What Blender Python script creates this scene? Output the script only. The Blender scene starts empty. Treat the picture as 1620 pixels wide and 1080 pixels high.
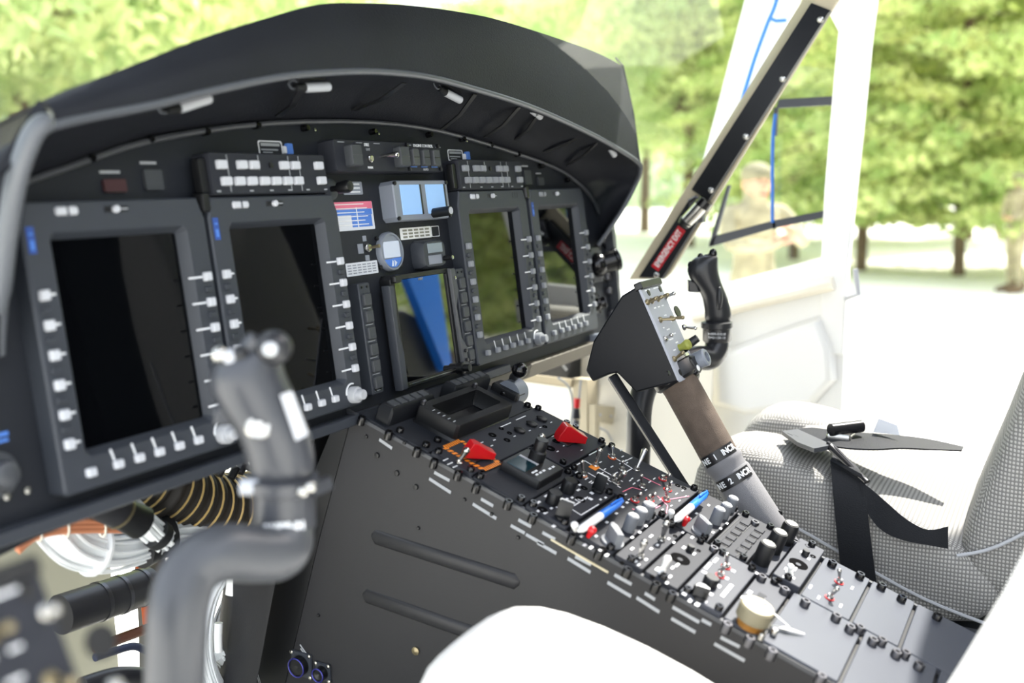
import bpy, math, random
from mathutils import Vector, Matrix, Quaternion
random.seed(7)
PI = math.pi
SC = bpy.context.scene
COL = SC.collection
V = Vector

# ------------------------------------------------------------------ camera (true position at the open left door)
FPX = 1575.0
CAM = V((-.6098, -.8877, 1.6496))
CX = V((.48841, -.87239, -.01643)); CY = V((-.14328, -.06198, -.98774)); CZ = V((.86077, .48491, -.15524))
RX = V((1, 0, 0))
def orth():
    global CX, CY, CZ
    CZ = CZ.normalized(); CX = (CX - CZ * CX.dot(CZ)).normalized(); CY = CZ.cross(CX).normalized()
orth()
cd = bpy.data.cameras.new('camera'); cam = bpy.data.objects.new('camera', cd); COL.objects.link(cam)
cd.sensor_width = 36; cd.lens = FPX / 1620 * 36; cd.clip_start = .02; cd.clip_end = 900
cam.matrix_world = Matrix(((CX.x, -CY.x, -CZ.x, CAM.x), (CX.y, -CY.y, -CZ.y, CAM.y), (CX.z, -CY.z, -CZ.z, CAM.z), (0, 0, 0, 1)))
cd.dof.use_dof = True; cd.dof.focus_distance = 1.52; cd.dof.aperture_fstop = 2.6
SC.camera = cam

# ------------------------------------------------------------------ world, sun, exposure
w = bpy.data.worlds.new('world'); SC.world = w; w.use_nodes = True
nt = w.node_tree; nt.nodes.clear()
o_ = nt.nodes.new('ShaderNodeOutputWorld'); bg = nt.nodes.new('ShaderNodeBackground')
sky = nt.nodes.new('ShaderNodeTexSky'); sky.sky_type = 'NISHITA'; sky.sun_disc = False
sky.sun_elevation = math.radians(52); sky.sun_rotation = math.radians(120); sky.dust_density = 2.5; sky.air_density = 1.2
tc = nt.nodes.new('ShaderNodeTexCoord'); nz = nt.nodes.new('ShaderNodeTexNoise'); nz.inputs['Scale'].default_value = 2.2; nz.inputs['Detail'].default_value = 6
rp = nt.nodes.new('ShaderNodeValToRGB'); rp.color_ramp.elements[0].position = .38; rp.color_ramp.elements[1].position = .6
mx = nt.nodes.new('ShaderNodeMix'); mx.data_type = 'RGBA'
sc_ = nt.nodes.new('ShaderNodeVectorMath'); sc_.operation = 'SCALE'; sc_.inputs[3].default_value = .20
nt.links.new(tc.outputs['Generated'], nz.inputs['Vector']); nt.links.new(nz.outputs['Fac'], rp.inputs['Fac'])
nt.links.new(sky.outputs[0], sc_.inputs[0]); nt.links.new(rp.outputs['Color'], mx.inputs[0]); nt.links.new(sc_.outputs[0], mx.inputs[6])
mx.inputs[7].default_value = (1.55, 1.62, 1.75, 1)
nt.links.new(mx.outputs[2], bg.inputs[0]); bg.inputs[1].default_value = 1.0; nt.links.new(bg.outputs[0], o_.inputs[0])
sl = bpy.data.lights.new('sun', 'SUN'); sun = bpy.data.objects.new('sun', sl); COL.objects.link(sun)
sl.energy = 6.3; sl.angle = math.radians(1.2); sl.color = (1, .96, .88)
SUN_TO = V((.72, -.25, 1.05)).normalized()
sun.rotation_euler = SUN_TO.to_track_quat('Z', 'Y').to_euler(); sun.location = (3, -3, 8)
SC.view_settings.view_transform = 'Standard'; SC.view_settings.look = 'None'
SC.view_settings.exposure = 1.0; SC.view_settings.gamma = 1
SC.cycles.max_bounces = 8; SC.cycles.transparent_max_bounces = 24; SC.cycles.sample_clamp_indirect = 6

# ------------------------------------------------------------------ planes of the place and measuring helpers
t7 = math.radians(7)
P0 = V((0, 0, 1.64)); vP = V((0, math.sin(t7), math.cos(t7))); nP = V((0, -math.cos(t7), math.sin(t7)))
C0 = V((.4537, -.0367, 1.3407)); zc = V((0, -.9385, -.3453)).normalized(); nC = V((0, -.3453, .9385)).normalized()
def ray(px, py): return (CX * ((px - 810) / FPX) + CY * ((py - 540) / FPX) + CZ)
def at(px, py, d): return CAM + ray(px, py) * d
def hit(o, n, px, py):
    r = ray(px, py); return CAM + r * ((o - CAM).dot(n) / r.dot(n))
def xp(px, py, x): return hit(V((x, 0, 0)), V((1, 0, 0)), px, py)
def yp(px, py, y): return hit(V((0, y, 0)), V((0, 1, 0)), px, py)
def zp(px, py, z): return hit(V((0, 0, z)), V((0, 0, 1)), px, py)
class Frame:
    def __init__(s, o, x, y, z):
        s.o, s.x, s.y, s.z = V(o), V(x).normalized(), V(y).normalized(), V(z).normalized()
    def loc(s, px, py, h=0):
        w_ = hit(s.o + s.z * h, s.z, px, py) - s.o
        return V((w_.dot(s.x), w_.dot(s.y), h))
    def m(s, x=0, y=0, z=0):
        o = s.o + s.x * x + s.y * y + s.z * z
        return Matrix(((s.x.x, s.y.x, s.z.x, o.x), (s.x.y, s.y.y, s.z.y, o.y), (s.x.z, s.y.z, s.z.z, o.z), (0, 0, 0, 1)))
PAN = Frame(P0, RX, vP, nP)
CON = Frame(C0, RX, -zc, nC)

# ------------------------------------------------------------------ materials
def lin(c):
    if isinstance(c, str): c = tuple(int(c[i:i+2], 16) / 255 for i in (0, 2, 4))
    return tuple((x / 12.92 if x <= .04045 else ((x + .055) / 1.055) ** 2.4) for x in c) + (1,)
MATS = {}
def mat(name, col, rough=.5, metal=0., spec=.5, bump=0., bscale=200., var=0., vscale=6., trans=0., ior=1.5, coat=0., emit=None, estr=0., sub=0.):
    m = bpy.data.materials.new(name); m.use_nodes = True; n = m.node_tree; b = n.nodes['Principled BSDF']
    c = lin(col); b.inputs['Base Color'].default_value = c; b.inputs['Roughness'].default_value = rough
    b.inputs['Metallic'].default_value = metal; b.inputs['Specular IOR Level'].default_value = spec
    b.inputs['Transmission Weight'].default_value = trans; b.inputs['IOR'].default_value = ior; b.inputs['Coat Weight'].default_value = coat
    if emit: b.inputs['Emission Color'].default_value = lin(emit); b.inputs['Emission Strength'].default_value = estr
    t = n.nodes.new('ShaderNodeTexCoord')
    if var > 0:
        z = n.nodes.new('ShaderNodeTexNoise'); z.inputs['Scale'].default_value = vscale; z.inputs['Detail'].default_value = 5
        n.links.new(t.outputs['Object'], z.inputs['Vector'])
        r = n.nodes.new('ShaderNodeMapRange'); r.inputs[1].default_value = .3; r.inputs[2].default_value = .7
        r.inputs[3].default_value = 1 - var; r.inputs[4].default_value = 1 + var
        n.links.new(z.outputs['Fac'], r.inputs[0])
        x = n.nodes.new('ShaderNodeVectorMath'); x.operation = 'SCALE'; x.inputs[0].default_value = c[:3]
        n.links.new(r.outputs[0], x.inputs[3]); n.links.new(x.outputs[0], b.inputs['Base Color'])
    if bump > 0:
        z = n.nodes.new('ShaderNodeTexNoise'); z.inputs['Scale'].default_value = bscale; z.inputs['Detail'].default_value = 3
        n.links.new(t.outputs['Object'], z.inputs['Vector'])
        k = n.nodes.new('ShaderNodeBump'); k.inputs['Strength'].default_value = bump; k.inputs['Distance'].default_value = .001
        n.links.new(z.outputs['Fac'], k.inputs['Height']); n.links.new(k.outputs[0], b.inputs['Normal'])
    MATS[name] = m; return m
mat('panel', '202329', .55, spec=.3, bump=.25, bscale=700, var=.12)
mat('bezel', '34383f', .5, bump=.2, bscale=900, var=.06)
mat('unit', '2c2e34', .5, spec=.2, bump=.15, bscale=900, var=.08)
mat('unit_grey', '3e4149', .48, spec=.3, var=.06)
mat('blank', '454952', .36, spec=.4, var=.05, vscale=9)
mat('leather', '1e2026', .55, spec=.25, bump=.5, bscale=350, var=.2)
mat('bead', '505358', .35)
mat('black', '121315', .4); mat('black_gloss', '0c0c0e', .18); mat('rubber', '1b1c1e', .6)
mat('box_black', '16181c', .45, spec=.3, bump=.1, bscale=600)
mat('pedestal', '29292b', .42, spec=.35, bump=.15, bscale=500, var=.08)
mat('rail', '45474b', .4)
mat('silver', 'c8c6c0', .25, 1.0); mat('darkmetal', '5c5c60', .35, .9); mat('brass', '8f8468', .35, .8)
mat('brownmetal', '59534a', .5, .2)
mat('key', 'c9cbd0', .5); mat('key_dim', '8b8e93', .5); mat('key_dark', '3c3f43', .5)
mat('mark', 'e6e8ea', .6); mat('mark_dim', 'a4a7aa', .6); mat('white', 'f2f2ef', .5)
mat('red', 'c3141c', .3, coat=.5); mat('red_label', 'c5202c', .5); mat('orange', 'ee8a22', .5); mat('pink', 'e2748c', .5)
mat('blue', '1a74e0', .3, coat=.4); mat('blue_label', '4f7fd0', .5); mat('blue_tag', '2f4f98', .5); mat('blue_pipe', '1d63b8', .3)
mat('pen_white', 'f6f6f6', .3); mat('lightgrey', 'b5b7bb', .45); mat('paper', 'd8dbe0', .6); mat('paper_grey', '8a8f98', .6)
mat('lcd', 'cfd8e6', .5); mat('lcd_blue', '86abd4', .35, emit='8fb8ea', estr=.2); mat('lcd_grey', '87929a', .4); mat('teal', '0f2c33', .15)
mat('bezel_grey', '7f858f', .4)
mat('screen', '050608', .03, spec=.6, ior=1.5, coat=.1); mat('screen_near', '050608', .03, spec=.35, ior=1.5); mat('hole_black', '0a0a0b', .9, spec=.05); mat('plate_light', 'a3a7b0', .45); mat('knob_grey', '74777c', .5); mat('shaded_grey', '5f5c54', .7); mat('wing_highlight', '5d6065', .3)
mat('screen_mid', '050608', .02, spec=1.0, ior=1.7, coat=1.0)
mat('grip', '26272a', .33, bump=.15, bscale=400); mat('grip_grey', '3b3d42', .32, bump=.1, bscale=300)
mat('tube_grey', '434549', .38)
mat('foam', '5c5046', .9, bump=1.0, bscale=900, var=.15, vscale=60); mat('foam_grey', '77777a', .8, bump=.7, bscale=1200)
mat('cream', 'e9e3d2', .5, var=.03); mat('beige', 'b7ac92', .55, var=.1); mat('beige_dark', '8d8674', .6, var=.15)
mat('cream_knob', 'd2c7a6', .45); mat('knob_side', '847d66', .5); mat('amber', '9a6a2a', .5); mat('yellow', 'e8d98a', .45); mat('lime', '8f9440', .5)
mat('white_paint', 'f1f1ee', .35); mat('belt', '1e2024', .6, spec=.2, bump=.6, bscale=500); mat('buckle', '1c1d20', .25, .3)
mat('copper', 'd08a66', .4, .1); mat('duct', '2b2723', .6); mat('duct_wire', 'c9ab6c', .5)
mat('orange_tube', 'c4551c', .4); mat('brown_band', '6d4330', .5); mat('hose_black', '26262a', .4); mat('hose_blue', '2a3350', .5, bump=1, bscale=900)
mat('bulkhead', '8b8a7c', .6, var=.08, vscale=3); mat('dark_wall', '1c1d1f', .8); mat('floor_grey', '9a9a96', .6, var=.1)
mat('bark', '6b5a48', .9, var=.2); mat('camo', 'a39a7c', .9, var=.35, vscale=9); mat('skin', 'c99c80', .6); mat('cap', '8b8468', .8); mat('boot', '6e5a44', .8)
mat('wire_white', 'e8ebec', .5, bump=.6, bscale=300); mat('wire_grey', '9a9c9c', .5); mat('caption_red', '43262a', .4); mat('purple_ring', '3a3a8a', .3, .5)
mat('concrete', 'f2f0e8', .8, var=.06, vscale=.4)
mat('seat_lit', 'eeeeec', .75, bump=.2, bscale=150)  # white stands for strong light on the near seat's grey fabric

def fabric():
    m = bpy.data.materials.new('mesh_fabric'); m.use_nodes = True; n = m.node_tree; b = n.nodes['Principled BSDF']
    t = n.nodes.new('ShaderNodeUVMap'); t.uv_map = 'uv'
    def wave(scale, direction, ph=0):
        w_ = n.nodes.new('ShaderNodeTexWave'); w_.wave_type = 'BANDS'; w_.bands_direction = direction; w_.inputs['Scale'].default_value = scale
        w_.inputs['Phase Offset'].default_value = ph; n.links.new(t.outputs[0], w_.inputs['Vector']); return w_
    a = wave(60, 'X'); c = wave(52, 'Y')
    mu = n.nodes.new('ShaderNodeMath'); mu.operation = 'MULTIPLY'; n.links.new(a.outputs['Fac'], mu.inputs[0]); n.links.new(c.outputs['Fac'], mu.inputs[1])
    r = n.nodes.new('ShaderNodeValToRGB'); r.color_ramp.elements[0].position = .05; r.color_ramp.elements[0].color = lin('7b7a77')
    r.color_ramp.elements[1].position = .5; r.color_ramp.elements[1].color = lin('b8b6b1'); n.links.new(mu.outputs[0], r.inputs['Fac'])
    n.links.new(r.outputs['Color'], b.inputs['Base Color']); b.inputs['Roughness'].default_value = .85
    k = n.nodes.new('ShaderNodeBump'); k.inputs['Strength'].default_value = .6; k.inputs['Distance'].default_value = .0015
    n.links.new(mu.outputs[0], k.inputs['Height']); n.links.new(k.outputs[0], b.inputs['Normal'])
    MATS['fabric'] = m
fabric()
def leafmat(name, c1, c2):
    m = bpy.data.materials.new(name); m.use_nodes = True; n = m.node_tree; n.nodes.clear()
    out = n.nodes.new('ShaderNodeOutputMaterial'); d = n.nodes.new('ShaderNodeBsdfDiffuse'); tr = n.nodes.new('ShaderNodeBsdfTranslucent'); mx_ = n.nodes.new('ShaderNodeMixShader')
    g = n.nodes.new('ShaderNodeTexCoord'); z = n.nodes.new('ShaderNodeTexNoise'); z.inputs['Scale'].default_value = .9; z.inputs['Detail'].default_value = 4
    r = n.nodes.new('ShaderNodeValToRGB'); r.color_ramp.elements[0].position = .38; r.color_ramp.elements[1].position = .62
    r.color_ramp.elements[0].color = lin(c1); r.color_ramp.elements[1].color = lin(c2)
    n.links.new(g.outputs['Object'], z.inputs['Vector']); n.links.new(z.outputs['Fac'], r.inputs['Fac'])
    for s_ in (d, tr): n.links.new(r.outputs['Color'], s_.inputs['Color'])
    mx_.inputs[0].default_value = .5; n.links.new(d.outputs[0], mx_.inputs[1]); n.links.new(tr.outputs[0], mx_.inputs[2]); n.links.new(mx_.outputs[0], out.inputs[0])
    MATS[name] = m
leafmat('needles', 'a5bd74', 'e2e6a0'); leafmat('leaves', 'b4c98a', 'e6eaae'); leafmat('hillgreen', 'a3b592', 'c8d2b0')  # haze over the trees is put into these pale leaf colours
def glassmat():
    m = bpy.data.materials.new('pane_glass'); m.use_nodes = True; n = m.node_tree; n.nodes.clear()
    out = n.nodes.new('ShaderNodeOutputMaterial'); tr = n.nodes.new('ShaderNodeBsdfTransparent'); gl = n.nodes.new('ShaderNodeBsdfGlossy'); mx_ = n.nodes.new('ShaderNodeMixShader'); fr = n.nodes.new('ShaderNodeFresnel')
    tr.inputs[0].default_value = (.96, .98, .97, 1); gl.inputs['Roughness'].default_value = .02; gl.inputs[0].default_value = (.6, .6, .6, 1); fr.inputs[0].default_value = 1.45
    ge = n.nodes.new('ShaderNodeNewGeometry'); mr = n.nodes.new('ShaderNodeMapRange'); mr.inputs[3].default_value = 1.45; mr.inputs[4].default_value = 1 / 1.45
    n.links.new(ge.outputs['Backfacing'], mr.inputs[0]); n.links.new(mr.outputs[0], fr.inputs[0])
    n.links.new(fr.outputs[0], mx_.inputs[0]); n.links.new(tr.outputs[0], mx_.inputs[1]); n.links.new(gl.outputs[0], mx_.inputs[2]); n.links.new(mx_.outputs[0], out.inputs[0])
    MATS['glass'] = m
glassmat()

# ------------------------------------------------------------------ mesh builder
def inset(poly, d):
    n = len(poly); out = []
    for i in range(n):
        a, b, c = V(poly[i-1][:2]), V(poly[i][:2]), V(poly[(i+1) % n][:2])
        e1 = (b - a).normalized(); e2 = (c - b).normalized(); n1 = V((-e1.y, e1.x)); n2 = V((-e2.y, e2.x))
        k = n1 + n2; L = max(.25, 1 + n1.dot(n2)); out.append(b + k / L * d)
    return out
class MB:
    def __init__(s): s.v = []; s.f = []; s.uv = None
    def add(s, vs, fs):
        o = len(s.v); s.v += [V(p) for p in vs]; s.f += [tuple(i + o for i in f) for f in fs]; return s
    def box(s, c, d, R=None):
        c = V(c); q = []
        for z in (-.5, .5):
            for y in (-.5, .5):
                for x in (-.5, .5):
                    p = V((x * d[0], y * d[1], z * d[2])); q.append(c + (R @ p if R else p))
        return s.add(q, [(0, 2, 3, 1), (4, 5, 7, 6), (0, 1, 5, 4), (2, 6, 7, 3), (0, 4, 6, 2), (1, 3, 7, 5)])
    def prism(s, poly, levels, M_=None):
        # poly counter-clockwise; levels = [(z, inset)]
        n = len(poly); vs = []; fs = []
        for z, i in levels: vs += [V((p[0], p[1], z)) for p in (inset(poly, i) if i else poly)]
        for k in range(len(levels) - 1):
            for j in range(n):
                a, b = k * n + j, k * n + (j + 1) % n; fs.append((a, b, b + n, a + n))
        fs.append(tuple(range(n - 1, -1, -1))); fs.append(tuple((len(levels) - 1) * n + j for j in range(n)))
        if M_: vs = [M_ @ v for v in vs]
        return s.add(vs, fs)
    def rbox(s, c, d, ch=None, M_=None):
        # chamfered block sitting with its base at c.z
        ch = ch or min(d) * .18; x, y = d[0] / 2, d[1] / 2; q = ch
        poly = [(c[0]+a, c[1]+b) for a, b in [(-x+q, -y), (x-q, -y), (x, -y+q), (x, y-q), (x-q, y), (-x+q, y), (-x, y-q), (-x, -y+q)]]
        return s.prism(poly, [(c[2], 0), (c[2] + d[2] - q, 0), (c[2] + d[2], q * .7)], M_)
    def ring(s, outer, inner, levels_o, levels_i):
        # frame between an outer loop and an inner loop (same count): outer wall up, top, inner wall down
        n = len(outer); loops = [[V((p[0], p[1], z)) for p in (inset(outer, i) if i else outer)] for z, i in levels_o] + [[V((p[0], p[1], z)) for p in (inset(inner, i) if i else inner)] for z, i in levels_i]
        vs = [p for l in loops for p in l]; fs = []
        for k in range(len(loops) - 1):
            for j in range(n):
                a, b = k * n + j, k * n + (j + 1) % n; fs.append((a, b, b + n, a + n))
        k = (len(loops) - 1) * n
        for j in range(n): fs.append((k + j, k + (j + 1) % n, (j + 1) % n, j))
        return s.add(vs, fs)
    def tube(s, pts, r, n=14, cap=True, flat=1.0, up=None):
        pts = [V(p) for p in pts]; rs = r if isinstance(r, (list, tuple)) else [r] * len(pts)
        m = len(pts); T = [(pts[min(i+1, m-1)] - pts[max(i-1, 0)]).normalized() for i in range(m)]
        ref = V(up) if up else (V((0, 0, 1)) if abs(T[0].z) < .9 else V((1, 0, 0)))
        N = (ref - T[0] * ref.dot(T[0])).normalized(); vs = []; fs = []
        for i in range(m):
            N = (N - T[i] * N.dot(T[i])).normalized(); B = T[i].cross(N)
            for j in range(n):
                a = 2 * PI * j / n; vs.append(pts[i] + (N * math.cos(a) * flat + B * math.sin(a)) * rs[i])
        for i in range(m - 1):
            for j in range(n):
                a, b = i * n + j, i * n + (j + 1) % n; fs.append((a, b, b + n, a + n))
        if cap: fs.append(tuple(range(n - 1, -1, -1))); fs.append(tuple((m - 1) * n + j for j in range(n)))
        return s.add(vs, fs)
    def lathe(s, prof, c=(0, 0, 0), axis=(0, 0, 1), n=20):
        A = V(axis).normalized(); c = V(c)
        return s.tube_prof([c + A * z for r, z in prof], [max(r, 1e-5) for r, z in prof], A, n)
    def tube_prof(s, pts, rs, A, n):
        ref = V((0, 1, 0)) if abs(A.y) < .9 else V((1, 0, 0)); N = (ref - A * ref.dot(A)).normalized(); B = A.cross(N); vs = []; fs = []
        m = len(pts)
        for i in range(m):
            for j in range(n):
                a = 2 * PI * j / n; vs.append(pts[i] + (N * math.cos(a) + B * math.sin(a)) * rs[i])
        for i in range(m - 1):
            for j in range(n):
                a, b = i * n + j, i * n + (j + 1) % n; fs.append((a, b, b + n, a + n))
        fs.append(tuple(range(n - 1, -1, -1))); fs.append(tuple((m - 1) * n + j for j in range(n)))
        return s.add(vs, fs)
    def ell(s, c, r, n=16, k=10, R=None):
        vs = []; fs = []; c = V(c)
        for i in range(1, k):
            t = PI * i / k
            for j in range(n):
                a = 2 * PI * j / n; p = V((r[0] * math.sin(t) * math.cos(a), r[1] * math.sin(t) * math.sin(a), r[2] * math.cos(t))); vs.append(c + (R @ p if R else p))
        tp = V((0, 0, r[2])); vs += [c + (R @ tp if R else tp), c - (R @ tp if R else tp)]
        for i in range(k - 2):
            for j in range(n):
                a, b = i * n + j, i * n + (j + 1) % n; fs.append((a, a + n, b + n, b))
        e = (k - 1) * n
        for j in range(n): fs.append((j, (j + 1) % n, e)); fs.append((e + 1, (k - 2) * n + (j + 1) % n, (k - 2) * n + j))
        return s.add(vs, fs)
    def grid(s, rows, th=0, closed=False):
        # rows of points -> surface; th > 0 gives it a thickness
        m = len(rows); n = len(rows[0]); vs = [V(p) for r in rows for p in r]; fs = []
        for i in range(m - 1):
            for j in range(n if closed else n - 1):
                a, b = i * n + j, i * n + (j + 1) % n; fs.append((a, b, b + n, a + n))
        if th:
            nr = [V((0, 0, 0)) for _ in vs]
            for f in fs:
                q = (vs[f[1]] - vs[f[0]]).cross(vs[f[3]] - vs[f[0]]) + (vs[f[2]] - vs[f[1]]).cross(vs[f[3]] - vs[f[2]])
                for i in f: nr[i] = nr[i] + q
            k = len(vs); back = [v - (q.normalized() if q.length else q) * th for v, q in zip(vs, nr)]
            f2 = [tuple(i + k for i in reversed(f)) for f in fs]; side = []
            if not closed:
                bd = [(j, j + 1) for j in range(n - 1)] + [((i * n + n - 1), ((i + 1) * n + n - 1)) for i in range(m - 1)] + [((m-1)*n + j + 1, (m-1)*n + j) for j in range(n - 1)] + [((i + 1) * n, i * n) for i in range(m - 1)]
                side = [(b, a, a + k, b + k) for a, b in bd]
            else:
                side = [((j + 1) % n, j, j + k, (j + 1) % n + k) for j in range(n)] + [((m-1)*n + j, (m-1)*n + (j + 1) % n, (m-1)*n + (j + 1) % n + k, (m-1)*n + j + k) for j in range(n)]
            vs = vs + back; fs = fs + f2 + side
        return s.add(vs, fs)
    def quad(s, pts, th=.0006):
        # thin plate through four corners given counter-clockwise as seen from its front
        a, b, c, d = [V(p) for p in pts]; nn = (b - a).cross(d - a).normalized() * th
        return s.add([a, b, c, d, a + nn, b + nn, c + nn, d + nn], [(3, 2, 1, 0), (4, 5, 6, 7), (0, 1, 5, 4), (1, 2, 6, 5), (2, 3, 7, 6), (3, 0, 4, 7)])
    def xf(s, M_): s.v = [M_ @ v for v in s.v]; return s
    def build(s, name, m, parent=None, ang=35, bev=0, uv=False, label=None, sub=0):
        me = bpy.data.meshes.new(name); me.from_pydata([tuple(v) for v in s.v], [], s.f); me.update()
        me.polygons.foreach_set('use_smooth', [True] * len(me.polygons)); me.set_sharp_from_angle(angle=math.radians(ang))
        if m: me.materials.append(MATS[m])
        if uv:
            l = me.uv_layers.new(name='uv')
            for p in me.polygons:
                nn = p.normal; ax = max(range(3), key=lambda i: abs(nn[i]))
                for li in p.loop_indices:
                    c = me.vertices[me.loops[li].vertex_index].co
                    l.data[li].uv = (c.y, c.z) if ax == 0 else ((c.x, c.z) if ax == 1 else (c.x, c.y))
        o = bpy.data.objects.new(name, me); COL.objects.link(o)
        if parent: o.parent = parent
        if bev:
            b = o.modifiers.new('bevel', 'BEVEL'); b.width = bev; b.segments = 2; b.limit_method = 'ANGLE'; b.angle_limit = math.radians(40)
        if sub:
            b = o.modifiers.new('sub', 'SUBSURF'); b.levels = sub; b.render_levels = sub
        if label: o['label'] = label
        return o
def thing(name, label, cat, m=None, group=None):
    o = bpy.data.objects.new(name, None); COL.objects.link(o); o.empty_display_size = .05
    if m is not None: o.matrix_world = m if isinstance(m, Matrix) else Matrix.Translation(V(m))
    o['label'] = label; o['category'] = cat
    if group: o['group'] = group
    return o
def tag(o, label, cat, group=None):
    o['label'] = label; o['category'] = cat
    if group: o['group'] = group
    return o
def struct(o): o['kind'] = 'structure'; return o
def copy_tree(o, parent=None):
    c = o.copy(); COL.objects.link(c)
    if parent is not None: c.parent = parent
    for ch in list(o.children): copy_tree(ch, c)
    return c
TXT = {}
def text(s, size, pos, parent, m='mark', name='lettering', rot=0, M_=None, bold=0., sx=1.0, depth=.0004):
    cu = bpy.data.curves.new('t', 'FONT'); cu.body = s; cu.size = size; cu.align_x = 'CENTER'; cu.align_y = 'CENTER'; cu.extrude = depth; cu.offset = bold
    ob = bpy.data.objects.new('t', cu); COL.objects.link(ob); bpy.context.view_layer.update()
    me = bpy.data.meshes.new_from_object(ob.evaluated_get(bpy.context.evaluated_depsgraph_get())); bpy.data.objects.remove(ob); me.name = name
    me.materials.clear(); me.materials.append(MATS[m])
    T = (M_ or Matrix.Translation(V(pos)) @ Matrix.Rotation(rot, 4, 'Z')) @ Matrix.Diagonal((sx, 1, 1, 1))
    me.transform(T); o = bpy.data.objects.new(name, me); COL.objects.link(o)
    if parent: o.parent = parent
    return o
def smooth_path(pts, k=6):
    pts = [V(p) for p in pts]; out = []; n = len(pts)
    for i in range(n - 1):
        p0, p1, p2, p3 = pts[max(i-1, 0)], pts[i], pts[i+1], pts[min(i+2, n-1)]
        for j in range(k):
            t = j / k; out.append(.5 * ((2 * p1) + (p2 - p0) * t + (2*p0 - 5*p1 + 4*p2 - p3) * t*t + (3*p1 - p0 - 3*p2 + p3) * t**3))
    out.append(pts[-1]); return out
def rr(w, h, c, n=1, cx=0, cy=0):
    # rectangle with cut / rounded corners, counter-clockwise
    out = []
    for (sx, sy, a0) in ((1, -1, -90), (1, 1, 0), (-1, 1, 90), (-1, -1, 180)):
        for k in range(n + 1):
            a = math.radians(a0 + 90 * k / n); out.append((cx + sx * (w/2 - c) + c * math.cos(a), cy + sy * (h/2 - c) + c * math.sin(a)))
    return out

# ================================================================== INSTRUMENT PANEL
def PL(px, py, h=0): return PAN.loc(px, py, h)
arc = [(-.075, -.02), (-.03, .012), (.075, .045), (.187, .075), (.375, .101), (.589, .112), (.773, .106), (.974, .081), (1.16, .052), (1.26, .022), (1.325, -.012), (1.36, -.05)]
panel_poly = [(-.16, -.34), (-.03, -.322), (.256, -.313), (1.30, -.313), (1.40, -.30), (1.395, -.16), (1.385, -.11)] + arc[::-1] + [(-.13, -.10)]
ip = thing('instrument_panel', 'wide black instrument panel under the hood carrying the four tall displays', 'instrument panel', PAN.m(0, 0, 0))
MB().prism(panel_poly, [(-.032, .002), (-.012, 0)]).build('panel_face', 'panel', ip)
# curved rib under the hood and the grey bottom rail
ribpts = smooth_path([V((a, b - .007, -.006)) for a, b in arc], 3)
MB().tube(ribpts, .0035, 8).build('top_rib', 'rail', ip)
mb = MB(); mb.rbox((1.04, -.327, -.03), (.56, .024, .034), .003); mb.build('bottom_rail', 'brownmetal', ip)
mb = MB(); mb.rbox((.38, -.309, -.012), (1.0, .014, .02), .002); mb.build('lower_lip', 'bezel', ip)
for (px, py) in [(150, 249), (243, 219), (332, 207), (412, 197), (489, 201), (596, 207), (685, 212), (737, 219), (781, 228), (824, 243), (861, 262), (902, 284)]:
    p = PL(px, py); MB().lathe([(.0045, -.012), (.0045, -.004), (.0035, -.001), (0, -.001)], (p.x, p.y, 0), n=10).build('panel_screw', 'black_gloss', ip)
for (px, py) in [(497, 204), (598, 210), (738, 222)]:
    p = PL(px, py); MB().lathe([(.0022, -.001), (.0022, .001), (0, .0014)], (p.x + .001, p.y - .001, 0), n=8).build('screw_tip', 'silver', ip)

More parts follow.
